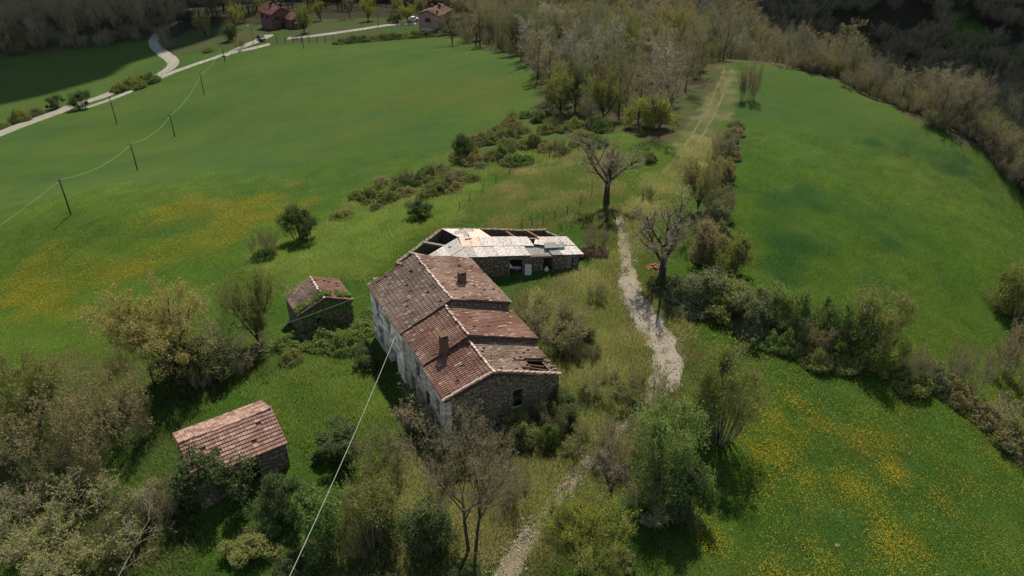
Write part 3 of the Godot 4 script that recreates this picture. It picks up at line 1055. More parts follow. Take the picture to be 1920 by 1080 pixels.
# ------------------------------------------------------------ the tiled shed
func tiled_shed():
	var r0 := Vector3(-24.9, 4.0, -43.35)
	var r1 := Vector3(-18.95, 4.0, -47.3)
	var org := Vector3(-21.9, hgt(-21.9, -45.3), -45.3)
	var th := thing("tiled_shed", "small stone shed with a red interlocking tile roof below the yard", "shed", org)
	var d := (r1 - r0).normalized()
	var nn := Vector3(-d.z, 0, d.x)          # towards the camera
	if nn.z < 0:
		nn = -nn
	var hw := 2.95
	var drop := 1.35
	var len := r0.distance_to(r1)
	r0 -= org
	r1 -= org
	r0.y = 4.15
	r1.y = 4.15
	var c2 := func(along: float, across: float) -> Vector2:
		var p := r0 + d * along + nn * across
		return Vector2(p.x, p.z)
	var ey := 4.15 - drop
	wall(th, "front_wall", M.stone, c2.call(0.25, hw - 0.35), c2.call(len - 0.25, hw - 0.35), -1.2, [[0.0, ey - 0.05], [len - 0.5, ey - 0.05]], 0.4, [[len - 4.4, -0.3, len - 2.6, 2.3]])
	wall(th, "back_wall", M.stone, c2.call(len - 0.25, -hw + 0.35), c2.call(0.25, -hw + 0.35), -1.2, [[0.0, ey - 0.05], [len - 0.5, ey - 0.05]], 0.4)
	for e in [0.3, len - 0.3]:
		wall(th, "gable", M.stone, c2.call(e, hw - 0.2), c2.call(e, -hw + 0.2), -1.2, [[0.0, ey], [hw - 0.2, 4.02], [2.0 * hw - 0.4, ey]], 0.4)
	for s in [1.0, -1.0]:
		var e0: Vector3 = r0 + nn * s * hw + Vector3(0, -drop, 0)
		var e1: Vector3 = r1 + nn * s * hw + Vector3(0, -drop, 0)
		var mb := MB.new()
		up_slab(mb, r0, r1, e1, e0, 0.1)
		part("roof", mb, M.deck, th)
	# flat interlocking tiles, each its own piece
	var tile := MB.new()
	var tw := 0.335
	var tl := 0.44
	var zig := [[-0.5, 0.0], [-0.3, 0.035], [-0.1, 0.0], [0.1, 0.0], [0.3, 0.035], [0.5, 0.0]]
	for k in 5:
		var x0: float = zig[k][0] * tw
		var x1: float = zig[k + 1][0] * tw
		var y0: float = zig[k][1]
		var y1: float = zig[k + 1][1]
		tile.quad(Vector3(x0, y0, 0), Vector3(x0, y0 + 0.075, tl), Vector3(x1, y1 + 0.075, tl), Vector3(x1, y1, 0))
		tile.quad(Vector3(x0, y0 + 0.075, tl), Vector3(x0, y0 - 0.02, tl), Vector3(x1, y1 - 0.02, tl), Vector3(x1, y1 + 0.075, tl))
	var tmesh := tile.commit()
	var mats := []
	var tint := noise_tex(31, 0.05, Color(0.62, 0.6, 0.58), Color(1, 1, 1), 4, 256, 2.0)
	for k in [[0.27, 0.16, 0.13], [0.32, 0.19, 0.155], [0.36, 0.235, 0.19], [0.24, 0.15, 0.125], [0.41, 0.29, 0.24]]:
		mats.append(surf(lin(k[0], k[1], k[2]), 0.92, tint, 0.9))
	var lg := RandomNumberGenerator.new()
	lg.seed = 9
	var slope_len := sqrt(hw * hw + drop * drop)
	for s in [1.0, -1.0]:
		var down: Vector3 = (nn * s * hw + Vector3(0, -drop, 0)).normalized()
		var nrm: Vector3 = d.cross(down)
		if nrm.y < 0:
			nrm = -nrm
		var wide := 1.0 if s > 0 else 1.0
		var cols := int(len / (tw * wide * 1.18))
		var step_u := len / cols
		var rows := 10 if s > 0 else 6
		var step_d := slope_len / rows
		for i in cols:
			for j in rows:
				if lg.randf() < 0.012:
					continue
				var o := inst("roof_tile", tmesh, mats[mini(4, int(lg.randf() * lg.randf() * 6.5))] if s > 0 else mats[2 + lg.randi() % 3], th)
				var p := r0 + d * (i + 0.5) * step_u + down * (j * step_d) + nrm * (0.02 + lg.randf_range(0.0, 0.015))
				var x := d * (1.0 if d.cross(down).y < 0 else -1.0)
				var zz := (down + d * lg.randf_range(-0.025, 0.025)).normalized()
				var xx := nrm.cross(zz).normalized()
				var by := zz.cross(xx)
				o.transform = Transform3D(Basis(xx * step_u / tw * 0.985, by, zz * step_d / tl * 1.06), p)
	ridge_tiles(th, r0 + Vector3(0, 0.05, 0), r1 + Vector3(0, 0.05, 0), Color(0.30, 0.18, 0.145), 41)

# ------------------------------------------------------------ the hut under ivy
func ivy_hut():
	var org := Vector3(-18.9, hgt(-18.9, -65.0), -65.0)
	var th := thing("stone_hut", "small square stone hut with a sagging brown tile roof overgrown with ivy", "hut", org)
	var r0 := Vector3(-20.2, 3.95, -67.0) - Vector3(org.x, 0, org.z)
	var r1 := Vector3(-18.0, 3.8, -63.4) - Vector3(org.x, 0, org.z)
	var d := (r1 - r0)
	d.y = 0
	d = d.normalized()
	var nn := Vector3(-d.z, 0, d.x)      # towards the left
	if nn.x > 0:
		nn = -nn
	var hw := 2.75
	var drop := 1.15
	var c2 := func(along: float, across: float) -> Vector2:
		var p := r0 + d * along + nn * across
		return Vector2(p.x, p.z)
	var len := 3.9
	wall(th, "wall", M.stone, c2.call(0.2, hw - 0.2), c2.call(len - 0.2, hw - 0.2), -1.2, [[0.0, 2.58], [len - 0.4, 2.58]], 0.4)
	wall(th, "wall", M.stone, c2.call(len - 0.2, -hw + 0.2), c2.call(0.2, -hw + 0.2), -1.2, [[0.0, 2.58], [len - 0.4, 2.58]], 0.4)
	for e in [0.25, len - 0.25]:
		wall(th, "gable", M.stone, c2.call(e, hw - 0.05), c2.call(e, -hw + 0.05), -1.2, [[0.0, 2.62], [hw - 0.05, 3.7], [2.0 * hw - 0.1, 2.62]], 0.4, [[1.7, -0.4, 2.7, 1.7]])
	for s in [1.0, -1.0]:
		var e0: Vector3 = r0 + nn * s * hw + Vector3(0, -drop, 0)
		var e1: Vector3 = r1 + nn * s * hw + Vector3(0, -drop, 0)
		var mb := MB.new()
		up_slab(mb, r0, r1, e1, e0, 0.12)
		var rf := part("roof", mb, M.deck, th)
		var tl := MB.new()
		tile_slope(tl, r0, r1, e0, e1, TILE_RED if s < 0 else TILE_BROWN, 0.05, 60 + int(s), 0.235, 0.37)
		var o := part("roof_tiling", tl, M.tile, rf)
		o.set_meta("kind", "stuff")
	ridge_tiles(th, r0 + Vector3(0, 0.03, 0), r1 + Vector3(0, 0.03, 0), Color(0.42, 0.33, 0.27), 43)
	# ivy creeping over the front gable and the near roof edge
	var iv := MB.new()
	var lg := RandomNumberGenerator.new()
	lg.seed = 15
	var li := thing("ivy", "green ivy hanging over the front roof edge of the stone hut", "ivy", org)
	for k in 4200:
		var a := lg.randf()
		var b := lg.randf_range(-1.0, 1.0)
		var al := len - 0.1 + lg.randf_range(-0.15, 0.35) if a < 0.8 else len - lg.randf() * lg.randf() * 1.1
		var yy := (3.85 - absf(b) * drop) - (lg.randf() * lg.randf() * 3.8 if a < 0.8 else -0.12 - lg.randf() * 0.3)
		if noise_b.get_noise_3d(b * 8.0, yy * 3.0, al * 3.0) < -0.12:
			continue
		var p: Vector3 = r0 + d * al + nn * b * hw
		p.y = yy
		leaf(iv, lg, p, (Vector3(d.x, 0.6, d.z) + rand_dir(lg) * 0.8).normalized(), 0.13, 0.35)
	part("foliage", iv, M.leaf_ivy, li)

# ------------------------------------------------------------ the distant houses
func house_body(th: Node3D, cx: float, cz: float, half_w: float, half_l: float, eave: float, ridge: float, mwall: Material, tints: Array, seedn: int, wins: Array, low := -2.0):
	# gable ends face +z and -z in the house's own axes
	var A := Vector2(cx - half_w, cz + half_l)
	var B := Vector2(cx + half_w, cz + half_l)
	var C := Vector2(cx + half_w, cz - half_l)
	var D := Vector2(cx - half_w, cz - half_l)
	var sides := [[A, B, true, wins[0]], [B, C, false, []], [C, D, true, []], [D, A, false, wins[1]]]
	for s in sides:
		var a: Vector2 = s[0]
		var b: Vector2 = s[1]
		var dd := (b - a).normalized()
		var cut := 0.0 if s[2] else 0.31
		var a1 := a + dd * cut
		var b1 := b - dd * cut
		var ln := a1.distance_to(b1)
		var top := [[0.0, eave], [ln * 0.5, ridge - 0.12], [ln, eave]] if s[2] else [[0.0, eave], [ln, eave]]
		wall(th, "wall", mwall, a1, b1, low, top, 0.3, s[3])
		for h in s[3]:
			window(th, a1, b1, h, true, h[1] > 2.5)
	var o := 0.5
	var sl := (ridge - eave) / half_w
	var r0 := Vector3(cx, ridge, cz - half_l - o)
	var r1 := Vector3(cx, ridge, cz + half_l + o)
	for s in [-1.0, 1.0]:
		var e0 := Vector3(cx + s * (half_w + o), eave - sl * o, cz - half_l - o)
		var e1 := Vector3(cx + s * (half_w + o), eave - sl * o, cz + half_l + o)
		var mb := MB.new()
		up_slab(mb, r0, r1, e1, e0, 0.18)
		var rf := part("roof", mb, M.deck, th)
		var tl := MB.new()
		tile_slope(tl, r0, r1, e0, e1, tints, 0.0, seedn + int(s), 0.3, 0.5)
		var t := part("roof_tiling", tl, M.tile, rf)
		t.set_meta("kind", "stuff")

func pink_house():
	var p := on(-25.6, -270.0)
	var th := thing("pink_house", "pink two-storey house with a shallow tiled roof beyond the left field", "house", p, -0.42)
	var tints := [Color(0.30, 0.165, 0.13), Color(0.40, 0.24, 0.19), Color(0.45, 0.3, 0.24)]
	house_body(th, 0.0, 0.0, 3.6, 4.6, 6.2, 7.6, M.pinkwall, tints, 500, [[[3.0, 3.6, 4.0, 5.0]], [[1.6, 3.6, 2.5, 5.0], [5.8, 3.6, 6.7, 5.0], [3.6, 0.4, 4.6, 2.5]]])
	var mb := MB.new()
	mb.box(Vector3(0.6, 0.6, 5.6), Vector3(5.4, 2.2, 1.9))
	part("porch", mb, M.creamwall, th)
	chimney(th, Vector3(0.9, 7.2, -1.5), 0.7, 1.0, Vector3(1, 0, 0))
	chimney(th, Vector3(-0.7, 7.3, 0.2), 0.6, 0.9, Vector3(1, 0, 0))
	chimney(th, Vector3(2.9, 6.4, 3.6), 0.5, 0.9, Vector3(1, 0, 0))

func red_farm():
	var p := on(-84.0, -288.0)
	var th := thing("red_farm", "old farm with dull red roofs beside the drive at the upper left", "house", p, 0.75)
	var tints := [Color(0.22, 0.095, 0.085), Color(0.31, 0.15, 0.135), Color(0.36, 0.22, 0.19)]
	house_body(th, 0.0, 0.0, 3.6, 4.4, 5.6, 7.4, M.redwall, tints, 520, [[[1.4, 3.2, 2.3, 4.6], [4.9, 3.2, 5.8, 4.6], [3.1, 0.0, 4.2, 2.2]], [[1.6, 3.2, 2.5, 4.6], [5.0, 3.2, 5.9, 4.6]]])
	house_body(th, 3.4, 7.4, 2.6, 2.9, 4.2, 5.5, M.redwall, tints, 540, [[[2.0, 1.4, 3.0, 2.8]], []])
	chimney(th, Vector3(-0.8, 7.0, -1.0), 0.7, 1.2, Vector3(1, 0, 0))
	chimney(th, Vector3(0.9, 6.9, 2.0), 0.6, 1.1, Vector3(1, 0, 0))
	var q := on(-75.5, -284.0)
	var sh := thing("lean_to_shed", "low dark lean-to right of the red-roofed farm", "shed", q, 0.75)
	house_body(sh, 0.0, 0.0, 2.0, 3.0, 2.3, 3.0, M.stone, TILE_BROWN, 560, [[[1.2, -0.5, 2.6, 1.9]], []])

# ------------------------------------------------------------ plants
func rand_dir(lg: RandomNumberGenerator) -> Vector3:
	var z := lg.randf_range(-1.0, 1.0)
	var a := lg.randf() * TAU
	var s := sqrt(1.0 - z * z)
	return Vector3(s * cos(a), z, s * sin(a))

func leaf(mb: MB, lg: RandomNumberGenerator, p: Vector3, nn: Vector3, size: float, spread := 0.3):
	var u := nn.cross(rand_dir(lg))
	if u.length_squared() < 1e-4:
		u = nn.cross(Vector3.UP)
	u = u.normalized() * size * lg.randf_range(0.6, 1.35)
	var t := nn.cross(u) * lg.randf_range(0.45, 0.8)
	var g := 1.0 + lg.randf_range(-spread, spread)
	mb.quad_n(p - u, p - t, p + u, p + t, nn, Color(g * lg.randf_range(0.9, 1.1), g, g * lg.randf_range(0.85, 1.1)))

func side_of(d: Vector3, lg: RandomNumberGenerator) -> Vector3:
	var s := d.cross(rand_dir(lg))
	if s.length_squared() < 1e-4:
		s = d.cross(Vector3(0.3, 0.2, 0.9))
	return s.normalized()

# one branch and all that grows from it. spec.levels: [count, angle, length ratio, sides, segments, first, upward pull, wobble]
func grow(out: Dictionary, lg: RandomNumberGenerator, spec: Dictionary, level: int, p: Vector3, d: Vector3, length: float, r: float):
	var lv = spec.levels[level]
	var segs: int = lv[4]
	var pts := [p]
	var rad := [r]
	var dirs := [d]
	var cur := p
	var dd := d
	for i in segs:
		dd = (dd + rand_dir(lg) * lv[7] + Vector3(0, lv[6], 0)).normalized()
		cur += dd * length / segs
		pts.append(cur)
		rad.append(lerpf(r, r * spec.taper, float(i + 1) / segs))
		dirs.append(dd)
	var g := lg.randf_range(0.8, 1.2)
	var col := Color(g, g, g)
	if lv[3] > 2:
		(out.trunk if level <= spec.trunk_levels else out.twigs).tube(pts, rad, lv[3], col)
	else:
		for i in segs:
			out.twigs.ribbon(pts[i], pts[i + 1], rad[i], side_of(dirs[i], lg), col)
	if level + 1 < spec.levels.size():
		var nx = spec.levels[level + 1]
		var n: int = int(nx[0] * lg.randf_range(0.8, 1.2) + 0.5)
		var turn := lg.randf() * TAU
		for k in n:
			var t := lerpf(nx[5], 1.0, (k + lg.randf()) / n)
			var f := t * segs
			var i := mini(int(f), segs - 1)
			var q: Vector3 = pts[i].lerp(pts[i + 1], f - i)
			var base: Vector3 = dirs[i + 1]
			turn += 2.4 + lg.randf_range(-0.5, 0.5)
			var s := base.cross(Vector3(0.31, 0.17, 0.93))
			if s.length_squared() < 0.01:
				s = base.cross(Vector3.RIGHT)
			s = s.normalized().rotated(base, turn)
			var ang: float = nx[1] * lg.randf_range(0.7, 1.3)
			var nd := (base * cos(ang) + s * sin(ang)).normalized()
			var nl: float = length * nx[2] * lg.randf_range(0.7, 1.25) * lerpf(1.0, spec.get("tip", 0.6), t)
			grow(out, lg, spec, level + 1, q, nd, nl, maxf(lerpf(r, r * spec.taper, t) * spec.thin, spec.least))
	if level >= spec.leaf_from:
		var ln: int = spec.leaf_n
		for k in ln:
			var t := lg.randf_range(0.25, 1.05)
			var q: Vector3 = pts[0].lerp(pts[segs], t) + rand_dir(lg) * spec.leaf_spread
			leaf(out.leaves, lg, q, (rand_dir(lg) + Vector3(0, 0.4, 0)).normalized(), spec.leaf_size, 0.3)

func finish(out: Dictionary) -> Dictionary:
	var crown := ArrayMesh.new()
	out.twigs.commit_into(crown)
	var leaf_at := crown.get_surface_count()
	out.leaves.commit_into(crown)
	var box := crown.get_aabb()
	return {"trunk": out.trunk.commit() if out.trunk.v.size() > 0 else null, "crown": crown, "leaf_at": leaf_at, "h": box.end.y, "w": (box.size.x + box.size.z) * 0.5}

func fresh() -> Dictionary:
	return {"trunk": MB.new(), "twigs": MB.new(), "leaves": MB.new()}

func proto_oak(sd: int, twin: bool) -> Dictionary:
	var lg := RandomNumberGenerator.new()
	lg.seed = sd
	var out := fresh()
	var spec := {"levels": [[1, 0, 1, 8, 5, 0, 0.02, 0.06], [7, 0.75, 1.15, 6, 5, 0.55, 0.10, 0.16], [7, 0.7, 0.52, 4, 4, 0.3, 0.06, 0.2], [6, 0.75, 0.5, 3, 3, 0.25, 0.05, 0.22], [6, 0.75, 0.5, 0, 2, 0.15, 0.04, 0.2], [3, 0.7, 0.55, 0, 1, 0.2, 0.05, 0.2]],
		"taper": 0.45, "thin": 0.62, "least": 0.015, "trunk_levels": 2, "leaf_from": 5, "leaf_n": 2 if twin else 1, "leaf_size": 0.035 if twin else 0.028, "leaf_spread": 0.05, "tip": 0.75}
	if twin:
		grow(out, lg, spec, 0, Vector3(-0.35, -0.4, 0.1), Vector3(-0.12, 1, 0.05).normalized(), 5.6, 0.2)
		grow(out, lg, spec, 0, Vector3(0.35, -0.4, -0.1), Vector3(0.1, 1, 0.0).normalized(), 5.8, 0.22)
	else:
		grow(out, lg, spec, 0, Vector3(0, -0.4, 0), Vector3(0.05, 1, 0.03).normalized(), 3.7, 0.36)
	return finish(out)

func proto_bud(sd: int) -> Dictionary:
	var lg := RandomNumberGenerator.new()
	lg.seed = sd
	var out := fresh()
	var spec := {"levels": [[1, 0, 1, 7, 4, 0, 0.02, 0.06], [9, 0.8, 1.5, 5, 5, 0.2, 0.08, 0.13], [8, 0.65, 0.5, 3, 4, 0.2, 0.06, 0.2], [7, 0.7, 0.5, 0, 3, 0.15, 0.06, 0.22], [6, 0.7, 0.55, 0, 2, 0.15, 0.03, 0.25]],
		"taper": 0.4, "thin": 0.6, "least": 0.014, "trunk_levels": 1, "leaf_from": 4, "leaf_n": 9, "leaf_size": 0.058, "leaf_spread": 0.16, "tip": 0.8}
	grow(out, lg, spec, 0, Vector3(0, -0.4, 0), Vector3(0.04, 1, -0.03).normalized(), 3.2, 0.26)
	return finish(out)

func proto_wood(sd: int, leaves: int, wide: float, forked := false) -> Dictionary:
	var lg := RandomNumberGenerator.new()
	lg.seed = sd
	var out := fresh()
	if forked:
		var fs := {"levels": [[1, 0, 1, 6, 3, 0, 0.02, 0.05], [5, 0.33 * wide, 2.9, 5, 6, 0.35, 0.03, 0.08], [9, 0.6, 0.36, 3, 3, 0.3, 0.07, 0.16], [7, 0.65, 0.52, 0, 2, 0.15, 0.06, 0.2], [5, 0.65, 0.6, 0, 1, 0.15, 0.04, 0.2]],
			"taper": 0.3, "thin": 0.6, "least": 0.014, "trunk_levels": 1, "leaf_from": 4, "leaf_n": leaves, "leaf_size": 0.055, "leaf_spread": 0.16, "tip": 0.75}
		grow(out, lg, fs, 0, Vector3(0, -0.5, 0), Vector3(0.03, 1, 0.02).normalized(), 3.2, 0.2)
		return finish(out)
	var spec := {"levels": [[1, 0, 1, 6, 7, 0, 0.02, 0.05], [20, 0.66 * wide, 0.4, 4, 4, 0.16, 0.07, 0.12], [7, 0.6, 0.45, 3, 3, 0.2, 0.06, 0.18], [7, 0.65, 0.5, 0, 2, 0.15, 0.06, 0.2], [4, 0.65, 0.6, 0, 1, 0.2, 0.04, 0.2]],
		"taper": 0.2, "thin": 0.5, "least": 0.014, "trunk_levels": 1, "leaf_from": 4, "leaf_n": leaves, "leaf_size": 0.055, "leaf_spread": 0.16, "tip": 0.55}
	grow(out, lg, spec, 0, Vector3(0, -0.5, 0), Vector3(0.03, 1, 0.02).normalized(), 11.5, 0.19)
	return finish(out)

func proto_thicket(sd: int, leaves: int) -> Dictionary:
	var lg := RandomNumberGenerator.new()
	lg.seed = sd
	var out := fresh()
	var spec := {"levels": [[1, 0, 1, 4, 5, 0, 0.03, 0.13], [9, 0.5, 0.42, 3, 3, 0.2, 0.07, 0.16], [5, 0.6, 0.5, 0, 2, 0.15, 0.06, 0.2], [3, 0.6, 0.55, 0, 1, 0.2, 0.04, 0.2]],
		"taper": 0.3, "thin": 0.5, "least": 0.015, "trunk_levels": -1, "leaf_from": 3, "leaf_n": leaves, "leaf_size": 0.06, "leaf_spread": 0.1, "tip": 0.6}
	for k in 28:
		var a := lg.randf() * TAU
		var rr := sqrt(lg.randf()) * 2.3
		var lean := Vector3(cos(a) * rr * 0.16, 1.0, sin(a) * rr * 0.16) + rand_dir(lg) * 0.12
		grow(out, lg, spec, 0, Vector3(cos(a) * rr, -0.3, sin(a) * rr), lean.normalized(), lg.randf_range(3.2, 5.6) * (1.1 - rr * 0.12), 0.035)
	return finish(out)

# dense leafy shrub of uneven lobes
func proto_bush(sd: int, lobes: int, per: int, size: float, sprigs: int) -> Dictionary:
	var lg := RandomNumberGenerator.new()
	lg.seed = sd
	var out := fresh()
	var spots := []
	for k in lobes:
		var a := lg.randf() * TAU
		var up := lg.randf()
		var rr := sqrt(lg.randf()) * 2.3 * (1.15 - up * 0.55)
		spots.append([Vector3(cos(a) * rr, 0.8 + up * 3.4, sin(a) * rr), lg.randf_range(0.4, 1.15)])
	for s in spots:
		var c: Vector3 = s[0]
		var stem: Vector3 = Vector3(c.x * 0.25, -0.3, c.z * 0.25)
		out.twigs.tube([stem, stem.lerp(c, 0.55) + rand_dir(lg) * 0.15, c], [0.05, 0.035, 0.012], 4)
		for k in 10:
			var dd := (rand_dir(lg) + Vector3(0, 0.4, 0)).normalized()
			out.twigs.ribbon(c, c + dd * s[1] * lg.randf_range(0.8, 1.2), 0.012, side_of(dd, lg), Color.WHITE)
		for k in per:
			var dd := rand_dir(lg)
			var q := pow(lg.randf(), 0.4) * (1.0 + 0.35 * noise_b.get_noise_3d(dd.x * 7.0 + c.x * 9.0, dd.y * 7.0, dd.z * 7.0))
			var p: Vector3 = c + dd * s[1] * q
			if p.y < 0.0:
				continue
			if noise_b.get_noise_3d(p.x * 5.0, p.y * 5.0 + sd, p.z * 5.0) < -0.16:
				continue
			leaf(out.leaves, lg, p, (dd + rand_dir(lg) * 0.9).normalized(), size, 0.35)
	for k in sprigs:
		var a := lg.randf() * TAU
		var s = spots[lg.randi() % spots.size()]
		var dd := (Vector3(cos(a) * 0.5, 1.0, sin(a) * 0.5) + rand_dir(lg) * 0.3).normalized()
		var p: Vector3 = s[0] + dd * s[1] * 0.7
		var ln: float = s[1] * lg.randf_range(0.5, 1.0)
		out.twigs.ribbon(p, p + dd * ln, 0.014, side_of(dd, lg), Color.WHITE)
		for j in 14:
			leaf(out.leaves, lg, p + dd * ln * lg.randf_range(0.1, 1.05) + rand_dir(lg) * 0.13, rand_dir(lg), size * 0.9, 0.35)
	return finish(out)

func proto_mound(sd: int) -> Dictionary:
	var lg := RandomNumberGenerator.new()
	lg.seed = sd
	var out := fresh()
	for k in 6000:
		var a := lg.randf() * TAU
		var rr := sqrt(lg.randf()) * 1.5
		var top := 1.15 * sqrt(maxf(0.0, 1.0 - pow(rr / 1.6, 2.0))) * (0.75 + 0.7 * noise_b.get_noise_2d(cos(a) * rr * 4.0 + sd, sin(a) * rr * 4.0))
		var p := Vector3(cos(a) * rr, top * pow(lg.randf(), 0.35), sin(a) * rr)
		leaf(out.leaves, lg, p, (Vector3(p.x * 0.4, 0.7, p.z * 0.4) + rand_dir(lg) * 0.8).normalized(), 0.06, 0.35)
	for k in 90:
		var a := lg.randf() * TAU
		var rr := sqrt(lg.randf()) * 1.3
		var p := Vector3(cos(a) * rr, 0.0, sin(a) * rr)
		var dd := (Vector3(cos(a) * 0.5, 1.0, sin(a) * 0.5) + rand_dir(lg) * 0.5).normalized()
		out.twigs.ribbon(p, p + dd * lg.randf_range(0.7, 1.5), 0.012, side_of(dd, lg), Color.WHITE)
	return finish(out)

var protos := {}

func make_protos():
	protos.oak = [proto_oak(1, false), proto_oak(2, false)]
	protos.twin = [proto_oak(3, true)]
	protos.bud = [proto_bud(4), proto_bud(5)]
	protos.wood = [proto_wood(6, 1, 1.0, true), proto_wood(7, 2, 1.25, true), proto_wood(8, 1, 1.0), proto_wood(9, 3, 1.1, true)]
	protos.thicket = [proto_thicket(10, 1), proto_thicket(11, 2), proto_thicket(12, 1)]
	protos.bush = [proto_bush(13, 22, 700, 0.075, 90), proto_bush(14, 26, 620, 0.08, 120), proto_bush(15, 20, 760, 0.075, 110)]
	protos.bush_big = [proto_bush(23, 44, 640, 0.046, 240), proto_bush(24, 50, 600, 0.048, 280)]
	protos.evergreen = [proto_bush(16, 20, 800, 0.075, 50), proto_bush(17, 18, 900, 0.08, 60)]
	protos.mound = [proto_mound(18), proto_mound(19)]
	print("protos ", Time.get_ticks_msec())

const NAMES := {"oak": ["oak_tree", "tree"], "twin": ["budding_tree", "tree"], "bud": ["budding_tree", "tree"], "wood": ["woodland_tree", "tree"], "thicket": ["thicket", "shrub"], "bush": ["leafy_bush", "bush"], "evergreen": ["evergreen_bush", "bush"], "mound": ["bramble", "bramble"]}

func plant(kind: String, tint: String, x: float, z: float, h: float, w: float, label: String, group := "", sink := 0.0) -> Node3D:
	var list = protos[kind]
	if (kind == "bush" or kind == "evergreen") and h > 6.4:
		list = protos.bush_big
	var pr = list[rng.randi() % list.size()]
	var th := thing(NAMES[kind][0], label, NAMES[kind][1], on(x, z, -sink), rng.randf() * TAU, group)
	if pr.trunk != null:
		var t := MeshInstance3D.new()
		t.name = "trunk"
		t.mesh = pr.trunk
		t.set_surface_override_material(0, M.bark if tint != "grey" else M.twig_grey)
		th.add_child(t, true)
	var c := MeshInstance3D.new()
	c.name = "crown" if pr.trunk != null else "foliage"
	c.mesh = pr.crown
	if pr.leaf_at > 0:
		c.set_surface_override_material(0, M["twig_" + tint])
	if pr.crown.get_surface_count() > pr.leaf_at:
		c.set_surface_override_material(pr.leaf_at, M["leaf_" + tint])
	th.add_child(c, true)
	th.scale = Vector3(w / pr.w, h / pr.h, w / pr.w)
	return th

func make_plants():
	make_protos()
	for p in PLANTS:
		var kind: String = p[0]
		if p[6].contains("two trunks"):
			kind = "twin"
		plant(kind, p[1], p[2], p[3], p[4], p[5], p[6])
	for m in MOUNDS:
		var place := "on the left slope" if m[0] < -22.0 and m[1] > -120.0 else ("by the lane, upper left" if m[1] < -120.0 and m[0] < 0.0 else ("beside the upper grass track" if m[1] < -78.0 else ("near the hut" if m[0] < -9.0 and m[1] < -52.0 else ("at the lower track" if m[1] > -50.0 and m[0] < 25.0 else "in the hedge of the right field"))))
		plant("mound", m[3], m[0] + rng.randf_range(-0.5, 0.5), m[1] + rng.randf_range(-0.5, 0.5), m[2] * rng.randf_range(0.3, 0.65), m[2] * rng.randf_range(0.9, 1.4), "%s %s bramble mound %s" % ["broad" if m[2] > 4.0 else "small", {"ivy": "pale green", "dark": "dark", "olive": "olive", "greygreen": "grey-green", "green": "green", "olive_brown": "brown", "fresh": "fresh green"}[m[3]], place], "brambles along the hedges")
	plant("thicket", "budding", -2.6, -46.4, 4.4, 5.0, "yellowish budding thicket right against the front gable of the farmhouse")
	plant("bush", "olive", 0.6, -47.9, 2.6, 3.6, "rounded olive bush under the gable window of the farmhouse")
	plant("thicket", "olive", 3.4, -49.2, 3.4, 4.0, "olive thicket at the broken roof corner of the farmhouse")
	# scrub beyond the barn
	var lg := RandomNumberGenerator.new()
	lg.seed = 51
	var n := 0
	for k in 4000:
		if n >= 84:
			break
		var r: Rect2 = zones.SCRUB[1]
		var x := lg.randf_range(r.position.x, r.end.x)
		var z := lg.randf_range(r.position.y, r.end.y)
		if not within("SCRUB", x, z, 1.0):
			continue
		n += 1
		var w := lg.randf_range(2.2, 5.2)
		var tint: String = ["olive", "greygreen", "green", "olive_brown", "olive"][lg.randi() % 5]
		plant("mound", tint, x, z, w * lg.randf_range(0.3, 0.5), w, "%s %s bramble mound in the scrub strip beyond the barn, %s" % ["broad" if w > 3.7 else "small", LOOK[tint], "next to the wood" if z < -112.0 else ("midway" if z < -100.0 else "towards the left slope")], "scrub beyond the barn")
		if n % 4 == 0:
			plant("bush" if n % 8 == 0 else "thicket", ["greygreen", "olive", "green", "olive_brown"][lg.randi() % 4], x + lg.randf_range(-2.0, 2.0), z + lg.randf_range(-2.0, 2.0), lg.randf_range(1.4, 3.0), lg.randf_range(2.0, 3.6), "small shrub standing in the scrub strip beyond the barn", "shrubs of the scrub strip")
	# hedge before the pink house
	for i in FAR_HEDGE.size():
		var q = FAR_HEDGE[i]
		plant("mound", "dark" if i % 3 else "olive", q[0], q[1], 2.2, 8.0, "dark hedge clump along the far end of the left field", "hedge clumps before the pink house")
	# smaller shrubs over the rough ground about the house and thickets
	for e in [["THICKET", 14, "thicket", ["olive", "olive_brown", "budding", "olive"], 2.0, 4.0, "low leafless shrub in the thicket below the willow", "shrubs of the left thicket"],
			["DRY_TRACK", 22, "thicket", ["olive", "olive_brown", "olive", "olive"], 1.2, 2.6, "thin knee-high sapling in the dry grass about the farm", "saplings in the dry grass"]]:
		n = 0
		for k in 4000:
			if n >= e[1]:
				break
			var r: Rect2 = zones[e[0]][1]
			var x := lg.randf_range(r.position.x, r.end.x)
			var z := lg.randf_range(r.position.y, r.end.y)
			if not within(e[0], x, z, 1.0) or near_track(x, z, 2.4) or z < -90.0 or in_buildings(x, z, 1.0):
				continue
			n += 1
			var h := lg.randf_range(e[4], e[5])
			plant(e[2], e[3][lg.randi() % 4], x, z, h, h * lg.randf_range(0.9, 1.3), e[6], e[7])

var track_line := []
func near_track(x: float, z: float, d: float) -> bool:
	if track_line.is_empty():
		track_line = through(TRACK, 1.0)
	for p in track_line:
		if Vector2(p.x - x, p.z - z).length_squared() < pow(p.y * 0.5 + d, 2.0):
			return true
	return false

